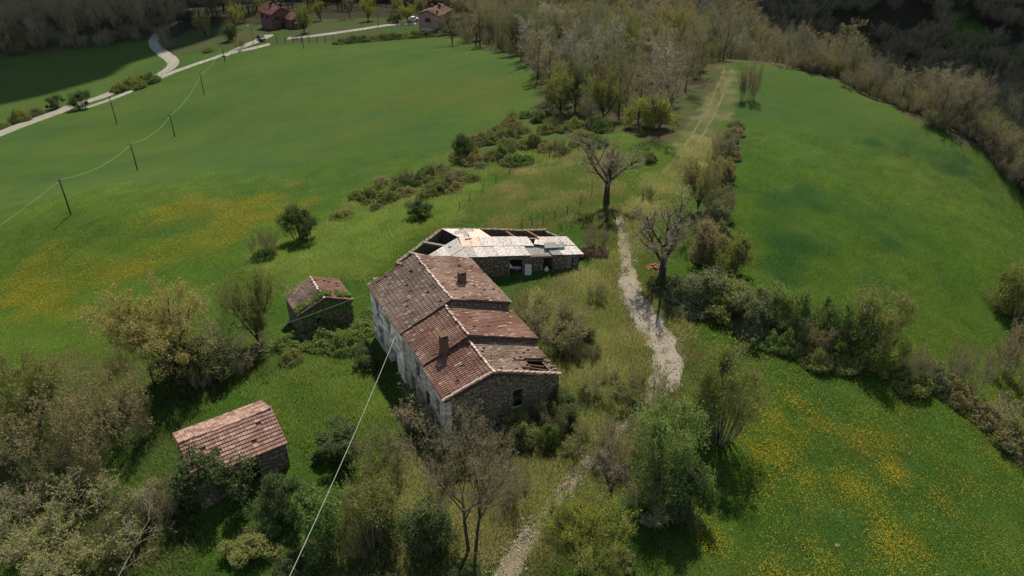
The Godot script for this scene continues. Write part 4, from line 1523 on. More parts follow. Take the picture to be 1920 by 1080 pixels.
func in_buildings(x: float, z: float, pad: float) -> bool:
	var q := Vector2(x + 13.39, z + 62.12)
	var a := q.dot(Vector2(0.4613, 0.8872))
	var b := q.dot(Vector2(0.8872, -0.4613))
	if a > -pad and a < 17.7 + pad and b > -pad and b < 10.5 + pad:
		return true
	if x > -5.0 - pad and x < 7.8 + pad and z > -79.2 - pad and z < -73.0 + pad:
		return true
	if Vector2(x + 8.0, z + 73.5).length() < 4.0 + pad or Vector2(x + 21.9, z + 45.3).length() < 3.6 + pad or Vector2(x + 18.9, z + 65.0).length() < 2.4 + pad:
		return true
	return false

func scatter(lg: RandomNumberGenerator, zone: String, least: float, most: int, tries: int) -> Array:
	var out := []
	var r: Rect2 = zones[zone][1]
	for k in tries:
		if out.size() >= most:
			break
		var p := Vector2(lg.randf_range(r.position.x, r.end.x), lg.randf_range(r.position.y, r.end.y))
		if not Geometry2D.is_point_in_polygon(p, zones[zone][0]):
			continue
		var ok := true
		for q in out:
			if p.distance_squared_to(q) < least * least:
				ok = false
				break
		if ok:
			out.append(p)
	return out

const LOOK := {"brown": "brown leafless", "olive": "olive-leaved", "greygreen": "grey-green", "budding": "yellowish budding", "grey": "pale grey", "olive_brown": "olive-brown", "willow": "straw-yellow", "green": "green", "lime": "yellow-green"}

func make_woods():
	var lg := RandomNumberGenerator.new()
	lg.seed = 61
	var tints := ["brown", "olive", "greygreen", "budding", "grey", "brown", "greygreen"]
	var rest := []
	var ridge := scatter(lg, "WOOD", 5.0, 350, 14000)
	ridge.sort_custom(func(a, b): return a.y > b.y)
	var count := 0
	for p in ridge:
		if track_gap(p):
			continue
		count += 1
		if count > 165:
			rest.append(p)
			continue
		var h := lg.randf_range(9.5, 14.0)
		var tint: String = tints[lg.randi() % 7]
		var where := "near edge" if p.y > -145.0 else ("middle" if p.y > -200.0 else "far part")
		plant("wood" if lg.randf() < 0.85 else "bud", tint, p.x, p.y, h, h * lg.randf_range(0.5, 0.75), "%s tree in the %s of the ridge wood, on its %s side" % [LOOK[tint], where, "field" if p.x < 20.0 else "grass track"], "trees of the ridge wood")
	var west := scatter(lg, "WOOD_WEST", 7.5, 110, 6000)
	west.sort_custom(func(a, b): return a.y > b.y)
	for i in west.size():
		var p: Vector2 = west[i]
		if i >= 45:
			rest.append(p)
			continue
		var h := lg.randf_range(11.0, 16.0)
		var tint: String = ["brown", "olive_brown", "willow", "budding"][lg.randi() % 4]
		plant("wood", tint, p.x, p.y, h, h * lg.randf_range(0.5, 0.7), "tall %s tree of the wood beyond the lane, %s" % [LOOK[tint], "towards the hairpin bend" if p.x > -150.0 else "towards the left edge"], "trees of the wood beyond the lane")
	# the bank beyond the right field
	var line := RIGHT_EDGE
	for i in line.size() - 1:
		var a: Vector2 = line[i]
		var b: Vector2 = line[i + 1]
		var nrm := Vector2(b.y - a.y, -(b.x - a.x)).normalized()
		if nrm.x < 0:
			nrm = -nrm
		var k := maxi(1, int(a.distance_to(b) / 3.4))
		for j in k:
			for row in 3:
				var p := a.lerp(b, (j + lg.randf()) / k) + nrm * (2.6 + row * 5.0 + lg.randf_range(-1.2, 1.8))
				var h := lg.randf_range(5.6, 9.0) + row * 1.2
				var tint: String = ["brown", "brown", "olive_brown", "greygreen"][lg.randi() % 4]
				plant("wood", tint, p.x, p.y, h, h * lg.randf_range(0.45, 0.65), "%s tree on the bank of the right field, %s row, %s" % [LOOK[tint], ["front", "second", "back"][row], "by its top corner" if i < 3 else ("along its middle" if i < 6 else "at its right end")], "trees on the bank of the right field")
	# scattered trees about the distant houses
	for e in [[-52.0, -292.0, 9.0], [-60.0, -300.0, 11.0], [-42.0, -298.0, 8.0], [-70.0, -296.0, 8.0], [-100.0, -290.0, 10.0], [-108.0, -282.0, 9.0], [-92.0, -302.0, 12.0], [-34.0, -300.0, 9.0], [-18.0, -290.0, 10.0], [-12.0, -282.0, 11.0]]:
		plant("bud" if e[2] < 10.5 else "wood", ["olive", "lime", "olive_brown"][lg.randi() % 3], e[0], e[1], e[2], e[2] * 0.75, "budding tree among the distant houses", "trees among the distant houses")
	undergrowth(lg)
	forest(rest)

# low scrub between the trunks of the woods
func undergrowth(lg: RandomNumberGenerator):
	var spots := [[], [], []]
	for e in [["WOOD", 480], ["WOOD_WEST", 200]]:
		for p in scatter(lg, e[0], 2.6, e[1], 9000):
			if not track_gap(p):
				spots[lg.randi() % 3].append(p)
	for i in RIGHT_EDGE.size() - 1:
		for k in 34:
			var p: Vector2 = RIGHT_EDGE[i].lerp(RIGHT_EDGE[i + 1], lg.randf()) + Vector2(lg.randf_range(0.0, 22.0), lg.randf_range(-8.0, 1.0))
			if right_of_edge(p.x, p.y):
				spots[lg.randi() % 3].append(p)
	var root := Node3D.new()
	root.name = "undergrowth"
	add_child(root)
	root.set_meta("kind", "stuff")
	root.set_meta("label", "brown and olive undergrowth between the trunks of the woods")
	root.set_meta("category", "undergrowth")
	var tints := ["brown", "olive", "olive_brown"]
	for i in 3:
		copies_of(root, "foliage", protos.thicket[i], tints[i], spots[i], lg, 0.4, 0.9)

func copies_of(root: Node3D, called: String, pr: Dictionary, tint: String, spots: Array, lg: RandomNumberGenerator, lo: float, hi: float, wide := 1.0):
	var mesh: ArrayMesh = pr.crown.duplicate()
	if pr.leaf_at > 0:
		mesh.surface_set_material(0, M["twig_" + tint])
	if mesh.get_surface_count() > pr.leaf_at:
		mesh.surface_set_material(pr.leaf_at, M["leaf_" + tint])
	if pr.trunk != null:
		var st := SurfaceTool.new()
		st.append_from(pr.trunk, 0, Transform3D.IDENTITY)
		st.commit(mesh)
		mesh.surface_set_material(mesh.get_surface_count() - 1, M.bark)
	var mm := MultiMesh.new()
	mm.transform_format = MultiMesh.TRANSFORM_3D
	mm.mesh = mesh
	mm.instance_count = spots.size()
	for k in spots.size():
		var p: Vector2 = spots[k]
		var s := lg.randf_range(lo, hi)
		mm.set_instance_transform(k, Transform3D(Basis(Vector3.UP, lg.randf() * TAU).scaled(Vector3(s * wide, s, s * wide)), on(p.x, p.y)))
	var o := MultiMeshInstance3D.new()
	o.name = called
	o.multimesh = mm
	o.set_meta("kind", "stuff")
	root.add_child(o, true)

func track_gap(p: Vector2) -> bool:
	for q in GRASS_TRACK:
		if Vector2(q[0], q[1]).distance_to(p) < 5.0:
			return true
	for i in GRASS_TRACK.size() - 1:
		var a := Vector2(GRASS_TRACK[i][0], GRASS_TRACK[i][1])
		var b := Vector2(GRASS_TRACK[i + 1][0], GRASS_TRACK[i + 1][1])
		if Geometry2D.get_closest_point_to_segment(p, a, b).distance_to(p) < 4.0:
			return true
	return false

# the far-off woods that read as one mass
func forest(rest: Array):
	var lg := RandomNumberGenerator.new()
	lg.seed = 71
	var kinds := [[0, "brown"], [1, "brown"], [2, "olive_brown"], [3, "olive"], [0, "olive_brown"]]
	var spots := [[], [], [], [], []]
	for p in rest:
		spots[lg.randi() % 5].append(p)
	for k in 15000:
		var x := lg.randf_range(-320.0, 340.0)
		var z := lg.randf_range(-560.0, -60.0)
		var keep := false
		if z < -300.0 and x < 70.0:
			keep = noise_c.get_noise_2d(x, z) * 2.5 + 0.1 < 0.75 and lg.randf() < 0.5
			if x > -125.0 and x < -8.0 and z > -318.0:
				keep = false
		if x > 60.0 and z < -100.0 and right_of_edge(x, z):
			keep = distance_to_edge(x, z) > 20.0 and lg.randf() < 0.62
			if within("FAR_GREEN", x, z, 3.0) or noise_c.get_noise_2d(x * 1.5, z * 1.5) > 0.33:
				keep = false
		if x > -20.0 and x < 110.0 and z < -225.0 and z > -310.0 and not within("WOOD", x, z, 0.0):
			keep = lg.randf() < 0.5
		if x < -125.0 and z < -250.0 and not within("WOOD_WEST", x, z, 0.0) and not within("DARK_FIELD", x, z, 0.0):
			keep = z < -285.0 and lg.randf() < 0.5
		if keep:
			spots[lg.randi() % 5].append(Vector2(x, z))
	var root := Node3D.new()
	root.name = "forest"
	add_child(root)
	root.set_meta("kind", "stuff")
	root.set_meta("label", "dark far-off woodland on the slopes beyond the fields")
	root.set_meta("category", "forest")
	for i in 5:
		copies_of(root, "canopy", protos.wood[kinds[i][0]], kinds[i][1], spots[i], lg, 0.8, 1.2, 1.2)

func distance_to_edge(x: float, z: float) -> float:
	var best := 1e9
	for i in RIGHT_EDGE.size() - 1:
		best = minf(best, Geometry2D.get_closest_point_to_segment(Vector2(x, z), RIGHT_EDGE[i], RIGHT_EDGE[i + 1]).distance_to(Vector2(x, z)))
	return best

# ------------------------------------------------------------ poles, wires, fences
func sagging(a: Vector3, b: Vector3, sag: float, r: float, n := 14) -> MB:
	var pts := []
	var rad := []
	for i in n + 1:
		var t := float(i) / n
		pts.append(a.lerp(b, t) + Vector3(0, -sag * 4.0 * t * (1.0 - t), 0))
		rad.append(r)
	var mb := MB.new()
	mb.tube(pts, rad, 5)
	return mb

func utility_pole(x: float, z: float, h: float, label: String) -> Vector3:
	var p := on(x, z)
	var th := thing("utility_pole", label, "pole", p, 0.0, "wooden poles crossing the left field")
	var mb := MB.new()
	mb.tube([Vector3(0, -0.5, 0), Vector3(0.03, h * 0.5, 0), Vector3(0.0, h, 0)], [0.12, 0.1, 0.08], 8, Color.WHITE, true)
	part("post", mb, M.pole, th)
	var cb := MB.new()
	cb.bar(Vector3(-0.35, h - 0.25, 0), Vector3(0.35, h - 0.25, 0), 0.09, 0.1)
	part("crossarm", cb, M.pole, th)
	for s in [-0.3, 0.3]:
		var ib := MB.new()
		ib.lathe([Vector2(0.0, 0.0), Vector2(0.04, 0.0), Vector2(0.05, 0.06), Vector2(0.03, 0.1), Vector2(0.045, 0.14), Vector2(0.0, 0.17)], 6, Vector3(s, h - 0.2, 0))
		part("insulator", ib, M.white, th)
	return p + Vector3(0.3, h - 0.05, 0)

func poles_and_wires():
	var names := ["utility pole nearest the left edge, standing in the left field", "second utility pole of the line in the left field, counted from below", "third utility pole of the line in the left field", "fourth utility pole of the line in the left field", "last utility pole of the line, beside the field path", "lone utility pole by the lane without a visible wire", "utility pole at the far hedge right of the red-roofed farm", "short pole by the lane left of the pink house"]
	var tops := []
	for i in POLES.size():
		tops.append(utility_pole(POLES[i][0], POLES[i][1], POLES[i][2], names[i]))
	var far_left := on(-72.0, -70.0, 5.6)
	utility_pole(-72.3, -70.0, 5.65, "utility pole beyond the left edge of the picture")
	var ends := [far_left, tops[0], tops[1], tops[2], tops[3], tops[4]]
	var wl := ["left edge and the first pole", "the first and second pole", "the second and third pole", "the third and fourth pole", "the fourth and last pole"]
	for i in 5:
		var o := part("overhead_wire", sagging(ends[i], ends[i + 1], 1.1, 0.017), M.thin_wire, self)
		tag(o, "sagging overhead wire in the left field between " + wl[i], "wire", "wires of the left field")
	# thick pale cable from the farmhouse towards the camera
	var foot := Vector3(-13.9, hgt(-13.9, -25.0), -25.0)
	var th := thing("cable_pole", "wooden pole below the picture carrying the pale cable", "pole", foot)
	var mb := MB.new()
	mb.tube([Vector3(0, -0.5, 0), Vector3(0, 8.0, 0)], [0.15, 0.11], 8, Color.WHITE, true)
	part("post", mb, M.pole, th)
	var house := Vector3(-13.39, 5.05, -62.12) + Vector3(0.4613, 0, 0.8872) * 7.4 + Vector3(0.8872, 0, -0.4613) * 0.0
	var cb := part("power_cable", sagging(house, foot + Vector3(0, 7.4, 0), 0.5, 0.022, 24), M.wire, self)
	tag(cb, "thick pale cable running from the farmhouse wall to the bottom edge", "cable")
	var q := on(-32.5, -55.7)
	var t2 := thing("stay_pole", "short dark pole hidden in the thicket below the willow", "pole", q)
	var m2 := MB.new()
	m2.tube([Vector3(0, -0.4, 0), Vector3(0, 2.2, 0)], [0.1, 0.08], 7, Color.WHITE, true)
	part("post", m2, M.pole, t2)
	var w2 := part("thin_wire", sagging(Vector3(-13.3, 5.0, -62.0), q + Vector3(0, 2.1, 0), 0.25, 0.011), M.wire, self)
	tag(w2, "thin wire from the far farmhouse corner over the hut garden", "wire")

func fence(marks: Array, label: String, each: float):
	var line := through(marks, each)
	var p0: Vector3 = line[0]
	var org := on(p0.x, p0.z)
	var th := thing("paddock_fence", label, "fence", org)
	var lg := RandomNumberGenerator.new()
	lg.seed = marks.size()
	var post := MB.new()
	post.tube([Vector3(0, -0.3, 0), Vector3(0.02, 1.2, 0.01)], [0.05, 0.04], 6, Color.WHITE, true)
	var pm := post.commit()
	var heads := []
	for p in line:
		var q := on(p.x, p.z) - org
		var o := inst("post", pm, M.pole, th, q)
		o.rotation = Vector3(lg.randf_range(-0.1, 0.1), lg.randf() * TAU, lg.randf_range(-0.1, 0.1))
		heads.append(q)
	for i in heads.size() - 1:
		for y in [0.5, 1.1]:
			part("strand", sagging(heads[i] + Vector3(0, y, 0), heads[i + 1] + Vector3(0, y, 0), 0.03, 0.014, 3), M.pole, th)

func fences():
	fence(FENCE_WEST, "post and wire fence on the far side of the paddock beyond the barn", 2.4)
	fence(FENCE_EAST, "post and wire fence on the near side of the paddock beyond the barn", 1.7)
	# field posts along the lane wall near the distant houses
	for i in FAR_WALL.size():
		var q = FAR_WALL[i]
		var o := thing("field_post", "one of the short posts along the far field border by the red-roofed farm", "post", on(q[0], q[1]), 0.0, "posts along the far field border")
		var mb := MB.new()
		mb.tube([Vector3(0, -0.4, 0), Vector3(0, 1.8, 0)], [0.12, 0.1], 6, Color.WHITE, true)
		part("stake", mb, M.pole, o)

# ------------------------------------------------------------ small things
func car(at: Vector3, turn: float, body: Material, label: String):
	var th := thing("parked_car", label, "car", at, turn)
	var prof := [[-2.05, 0.35], [-2.1, 0.75], [-1.75, 0.95], [-1.3, 1.0], [-0.75, 1.45], [0.7, 1.48], [1.35, 1.0], [2.0, 0.85], [2.1, 0.5], [2.05, 0.35]]
	var mb := MB.new()
	for s in [-1.0, 1.0]:
		for k in prof.size() - 2:
			var a := Vector3(prof[0][0], prof[0][1], 0.82 * s)
			var b := Vector3(prof[k + 1][0], prof[k + 1][1], (0.82 if prof[k + 1][1] < 1.1 else 0.66) * s)
			var c := Vector3(prof[k + 2][0], prof[k + 2][1], (0.82 if prof[k + 2][1] < 1.1 else 0.66) * s)
			if s > 0:
				mb.tri(a, c, b)
			else:
				mb.tri(a, b, c)
	for k in prof.size():
		var p = prof[k]
		var q = prof[(k + 1) % prof.size()]
		var wp := 0.82 if p[1] < 1.1 else 0.66
		var wq := 0.82 if q[1] < 1.1 else 0.66
		mb.quad(Vector3(p[0], p[1], wp), Vector3(q[0], q[1], wq), Vector3(q[0], q[1], -wq), Vector3(p[0], p[1], -wp))
	part("body", mb, body, th)
	var gl := MB.new()
	gl.quad(Vector3(0.74, 1.44, 0.6), Vector3(1.3, 1.05, 0.68), Vector3(1.3, 1.05, -0.68), Vector3(0.74, 1.44, -0.6))
	for v in gl.v.size():
		gl.v[v] += Vector3(0.03, 0.03, 0)
	part("windscreen", gl, M.glass, th)
	for s in [-1.0, 1.0]:
		var g := MB.new()
		var a := Vector3(-1.1, 1.06, 0.83 * s)
		var b := Vector3(1.1, 1.06, 0.83 * s)
		var c := Vector3(0.62, 1.42, 0.7 * s)
		var d := Vector3(-0.68, 1.42, 0.7 * s)
		if s > 0:
			g.quad(a, b, c, d)
		else:
			g.quad(d, c, b, a)
		part("side_window", g, M.glass, th)
		for x in [-1.3, 1.3]:
			var w := MB.new()
			w.tube([Vector3(x, 0.32, 0.72 * s), Vector3(x, 0.32, 0.88 * s)], [0.32, 0.32], 12, Color.WHITE, true)
			part("wheel", w, M.rubber, th)

func small_things():
	car(on(-35.2, -287.0, 0.32), 0.5, M.carpaint, "white car parked on the forecourt left of the pink house")
	car(on(-83.6, -266.2, 0.32), 2.2, M.darkpaint, "dark car parked on the drive below the red-roofed farm")
	var lp := on(-85.2, -262.6)
	var th := thing("street_lamp", "slim street lamp beside the drive of the red-roofed farm", "street lamp", lp)
	var mb := MB.new()
	mb.tube([Vector3(0, -0.3, 0), Vector3(0, 5.4, 0), Vector3(-0.7, 5.9, 0)], [0.09, 0.07, 0.05], 7)
	part("post", mb, M.iron, th)
	var hd := MB.new()
	hd.box(Vector3(-0.95, 5.92, 0), Vector3(0.6, 0.16, 0.3))
	part("lamp_head", hd, M.white, th)
	# stacked roof tiles at the end of the barn
	var lg := RandomNumberGenerator.new()
	lg.seed = 81
	var tm := MB.new()
	barrel(tm, Vector3.ZERO, Vector3(0, 0, 0.45), Vector3.LEFT, Vector3.UP, 0.1, 0.12, Color.WHITE)
	var tmesh := tm.commit()
	var mats := []
	for k in [[0.36, 0.22, 0.16], [0.27, 0.12, 0.08], [0.42, 0.31, 0.24], [0.22, 0.1, 0.07]]:
		mats.append(surf(lin(k[0], k[1], k[2]), 0.95))
	var org := on(8.6, -75.6)
	var heap := thing("tile_stack", "stack of salvaged terracotta roof tiles stood on end at the barn's right end", "tile stack", org)
	for row in 3:
		for i in 15:
			for lvl in 2:
				if lvl == 1 and lg.randf() < 0.3:
					continue
				var o := inst("roof_tile", tmesh, mats[lg.randi() % 4], heap)
				var bs := Basis(Vector3.UP, 0.35 + lg.randf_range(-0.25, 0.25)) * Basis(Vector3.RIGHT, -PI / 2 + 0.25 + lg.randf_range(-0.15, 0.2))
				var px := -1.7 + i * 0.25 + row * 0.1
				var pz := 0.7 - row * 0.55
				o.transform = Transform3D(bs, Vector3(px, hgt(org.x + px, org.z + pz) - org.y + 0.02 + lvl * 0.4, pz))
	# red heap by the oak at the track
	var h2 := on(15.6, -73.0)
	var pile := thing("brick_heap", "small heap of red bricks at the foot of the bare oak by the track", "brick heap", h2)
	var bm := MB.new()
	bm.box(Vector3.ZERO, Vector3(0.26, 0.07, 0.13))
	var bmesh := bm.commit()
	var brick := surf(lin(0.21, 0.095, 0.065), 0.95)
	for k in 70:
		var a := lg.randf() * TAU
		var rr := sqrt(lg.randf()) * 1.1
		var o := inst("brick", bmesh, brick, pile)
		var px := cos(a) * rr
		var pz := sin(a) * rr * 0.7
		o.transform = Transform3D(Basis(rand_dir(lg), lg.randf() * 0.6) * Basis(Vector3.UP, lg.randf() * TAU), Vector3(px, hgt(h2.x + px, h2.z + pz) - h2.y + 0.04 + maxf(0.0, 0.35 * (1.0 - rr)) * lg.randf(), pz))
	# stone in the buttercup slope
	var sb := MB.new()
	sb.lathe([Vector2(0.0, -0.2), Vector2(0.5, -0.1), Vector2(0.55, 0.15), Vector2(0.35, 0.32), Vector2(0.0, 0.38)], 9, Vector3.ZERO)
	var so := part("field_stone", sb, M.stone, self)
	so.position = on(24.2, -39.2)
	so.scale = Vector3(0.5, 0.3, 0.4)
	tag(so, "field stone lying in the buttercup slope", "stone")
	# dead trunk in the lower left thicket
	var dt := thing("dead_tree", "thin dead tree leaning out of the thicket in the lower left corner", "tree", on(-26.5, -36.5))
	var o2 := fresh()
	var spec := {"levels": [[1, 0, 1, 7, 6, 0, -0.02, 0.05], [8, 0.8, 0.5, 4, 4, 0.3, 0.0, 0.15], [6, 0.7, 0.5, 3, 3, 0.2, 0.02, 0.2], [5, 0.7, 0.5, 0, 2, 0.2, 0.0, 0.2]], "taper": 0.25, "thin": 0.5, "least": 0.014, "trunk_levels": 1, "leaf_from": 9, "leaf_n": 0, "leaf_size": 0.1, "leaf_spread": 0.1}
	grow(o2, lg, spec, 0, Vector3(-1.0, 0.2, 3.0), Vector3(0.25, 0.42, -0.85).normalized(), 6.0, 0.06)
	part("trunk", o2.trunk, M.twig_brown, dt)
	part("crown", o2.twigs, M.twig_brown, dt)

# ------------------------------------------------------------ grass, flowers, pebbles
func blade_patch(sd: int, n: int, tall: float, width: float, radius: float) -> ArrayMesh:
	var lg := RandomNumberGenerator.new()
	lg.seed = sd
	var mb := MB.new()
	for k in n:
		var a := lg.randf() * TAU
		var rr := sqrt(lg.randf()) * radius
		var p := Vector3(cos(a) * rr, -0.03, sin(a) * rr)
		var b := lg.randf() * TAU
		var s := Vector3(cos(b), 0, sin(b)) * width * lg.randf_range(0.6, 1.4)
		var h := tall * lg.randf_range(0.45, 1.25)
		var tip := p + Vector3(lg.randf_range(-0.5, 0.5) * h, h, lg.randf_range(-0.5, 0.5) * h)
		var nn := (Vector3(-s.z, 0, s.x).normalized() * 0.6 + Vector3.UP).normalized()
		var g := lg.randf_range(0.75, 1.3)
		var i := mb.v.size()
		var col := Color(g * lg.randf_range(0.95, 1.1), g, g)
		mb.vert(p - s, nn, col); mb.vert(p + s, nn, col); mb.vert(tip, nn, col)
		mb.face(i, i + 1, i + 2)
	return mb.commit()

func flower_patch(sd: int, n: int, radius: float, size: float) -> ArrayMesh:
	var lg := RandomNumberGenerator.new()
	lg.seed = sd
	var mb := MB.new()
	for k in n:
		var a := lg.randf() * TAU
		var rr := sqrt(lg.randf()) * radius
		var p := Vector3(cos(a) * rr, lg.randf_range(0.16, 0.34), sin(a) * rr)
		leaf(mb, lg, p, (Vector3.UP + rand_dir(lg) * 0.5).normalized(), size, 0.25)
	return mb.commit()

func spread(called: String, label: String, mesh: Mesh, m: Material, spots: Array, cols: Array, lo: float, hi: float, lg: RandomNumberGenerator):
	mesh.surface_set_material(0, m)
	var mm := MultiMesh.new()
	mm.transform_format = MultiMesh.TRANSFORM_3D
	mm.use_colors = true
	mm.mesh = mesh
	mm.instance_count = spots.size()
	for k in spots.size():
		var p: Vector2 = spots[k]
		var up := ground_normal(p.x, p.y)
		var s := lg.randf_range(lo, hi)
		var x := Vector3(1, 0, 0).rotated(Vector3.UP, lg.randf() * TAU)
		var z := x.cross(up).normalized()
		x = up.cross(z)
		mm.set_instance_transform(k, Transform3D(Basis(x * s, up * s, z * s), on(p.x, p.y)))
		mm.set_instance_color(k, cols[k])
	var o := MultiMeshInstance3D.new()
	o.name = numbered(called)
	o.multimesh = mm
	add_child(o)
	o.set_meta("kind", "stuff")
	o.set_meta("label", label)
	o.set_meta("category", called.split("_")[-1])
	print(called, " ", spots.size())

func in_frame(x: float, z: float) -> bool:      # roughly what can be seen from about here, with a margin
	var d := -z * 0.8434 + (45.0 - hgt(x, z)) * 0.5373
	return absf(x) < d * 0.72 and z < -27.0

func make_grass():
	var lg := RandomNumberGenerator.new()
	lg.seed = 91
	var spots := []
	var cols := []
	var tall := []
	var tall_c := []
	for k in 90000:
		var x := lg.randf_range(-95.0, 95.0)
		var z := lg.randf_range(-165.0, -27.0)
		if not in_frame(x, z) or in_buildings(x, z, 0.9):
			continue
		if lg.randf() < smoothstep(-70.0, -125.0, z):
			continue
		if near_track(x, z, 0.75 if z < -52.5 else 0.1):
			continue
		var rough := within("DRY_TRACK", x, z, 3.0) or within("PADDOCK", x, z, 3.0) or within("THICKET", x, z, 3.0) or within("SCRUB", x, z, 3.0) or (lg.randf() < 0.6 and (within("LUSH", x, z, 2.0) or within("LUSH_YARD", x, z, 2.0)))
		var c := soil_colour(x, z) * lg.randf_range(0.8, 1.6)
		c.a = 1.0
		if rough:
			if z > -110.0:
				tall.append(Vector2(x, z))
				tall_c.append((c * 1.2).lerp(Color(0.21, 0.18, 0.09), lg.randf() * 0.3) if not within("LUSH_YARD", x, z, 2.0) else c)
		elif not right_of_edge(x, z):
			spots.append(Vector2(x, z))
			cols.append(c)
	# verges and the middle strip of the track
	for p in through(TRACK, 0.45):
		for s in [-1.0, 1.0]:
			tall.append(Vector2(p.x + s * (p.y * 0.56 + lg.randf_range(0.9, 1.7)), p.z + lg.randf_range(-0.4, 0.4)))
			tall_c.append(Color(0.10, 0.115, 0.04).lerp(Color(0.2, 0.165, 0.08), lg.randf()))
	spread("meadow_grass", "short green grass of the meadows around the farm", blade_patch(1, 190, 0.14, 0.022, 1.5), M.grass, spots, cols, 0.8, 1.25, lg)
	spread("rough_grass", "rough straw and green grass along the track and about the farmhouse", blade_patch(2, 170, 0.32, 0.022, 1.3), M.grass, tall, tall_c, 0.7, 1.4, lg)
	# tufts between the wheel marks
	var mid := []
	var mid_c := []
	var line := through(TRACK, 0.35)
	for i in line.size():
		var p: Vector3 = line[i]
		if noise_b.get_noise_2d(p.x * 2.0, p.z * 2.0) > (-0.12 if p.z < -55.0 and p.z > -66.0 else 0.1):
			mid.append(Vector2(p.x + lg.randf_range(-0.15, 0.15), p.z))
			mid_c.append(Color(0.06, 0.075, 0.025))
	spread("track_weeds", "dark weeds growing between the wheel marks of the track", blade_patch(3, 50, 0.24, 0.03, 0.27), M.grass, mid, mid_c, 0.7, 1.3, lg)
	# buttercups
	var fl := []
	var fc := []
	for k in 26000:
		var x := lg.randf_range(12.0, 60.0)
		var z := lg.randf_range(-66.0, -28.0)
		if not in_frame(x, z) or near_track(x, z, 2.0):
			continue
		var dense := within("BUTTER_A", x, z, 11.0) or within("BUTTER_B", x, z, 8.0) or within("BUTTER_C", x, z, 8.0) or within("BUTTER_D", x, z, 8.0)
		var nz := noise_b.get_noise_2d(x * 1.4, z * 1.4)
		if (dense and lg.randf() < 0.34 + nz * 1.2) or (not dense and x > 18.0 and lg.randf() < 0.06 + nz * 0.16):
			fl.append(Vector2(x, z))
			fc.append(Color.WHITE * lg.randf_range(0.8, 1.15))
	spread("buttercup_flowers", "yellow buttercups sprinkled over the lower right slope", flower_patch(4, 22, 1.3, 0.036), M.flower, fl, fc, 0.8, 1.2, lg)
	var fl2 := []
	var fc2 := []
	for k in 30000:
		var x := lg.randf_range(-90.0, -18.0)
		var z := lg.randf_range(-125.0, -55.0)
		if not within("YELLOW", x, z, 9.0):
			continue
		if lg.randf() < 0.09 + noise_b.get_noise_2d(x * 0.8, z * 0.8) * 0.22 + noise_a.get_noise_2d(x, z) * 0.12:
			fl2.append(Vector2(x, z))
			fc2.append(Color.WHITE * lg.randf_range(0.75, 1.1))
	spread("dandelion_flowers", "yellow flowers in a band across the left field", flower_patch(5, 34, 2.2, 0.045), M.flower, fl2, fc2, 0.8, 1.2, lg)
	# loose stones on the track
	var sm := MB.new()
	for k in 26:
		var a := lg.randf() * TAU
		var rr := sqrt(lg.randf()) * 0.6
		var s := lg.randf_range(0.02, 0.055)
		var g := lg.randf_range(0.7, 1.3)
		sm.box(Vector3(cos(a) * rr, 0.08, sin(a) * rr), Vector3(s * 2.0, s * 1.2, s * 1.6), Basis(rand_dir(lg), lg.randf() * 3.0), Color(g, g, g))
	var st := []
	var sc := []
	for p in through(TRACK, 0.5):
		for k in 1:
			var off: float = lg.randf_range(-0.55, 0.55) * p.y
			st.append(Vector2(p.x + off, p.z + lg.randf_range(-0.2, 0.2)))
			sc.append(Color.WHITE)
	spread("track_gravel", "loose pale gravel on the farm track", sm.commit(), M.stones, st, sc, 0.8, 1.2, lg)

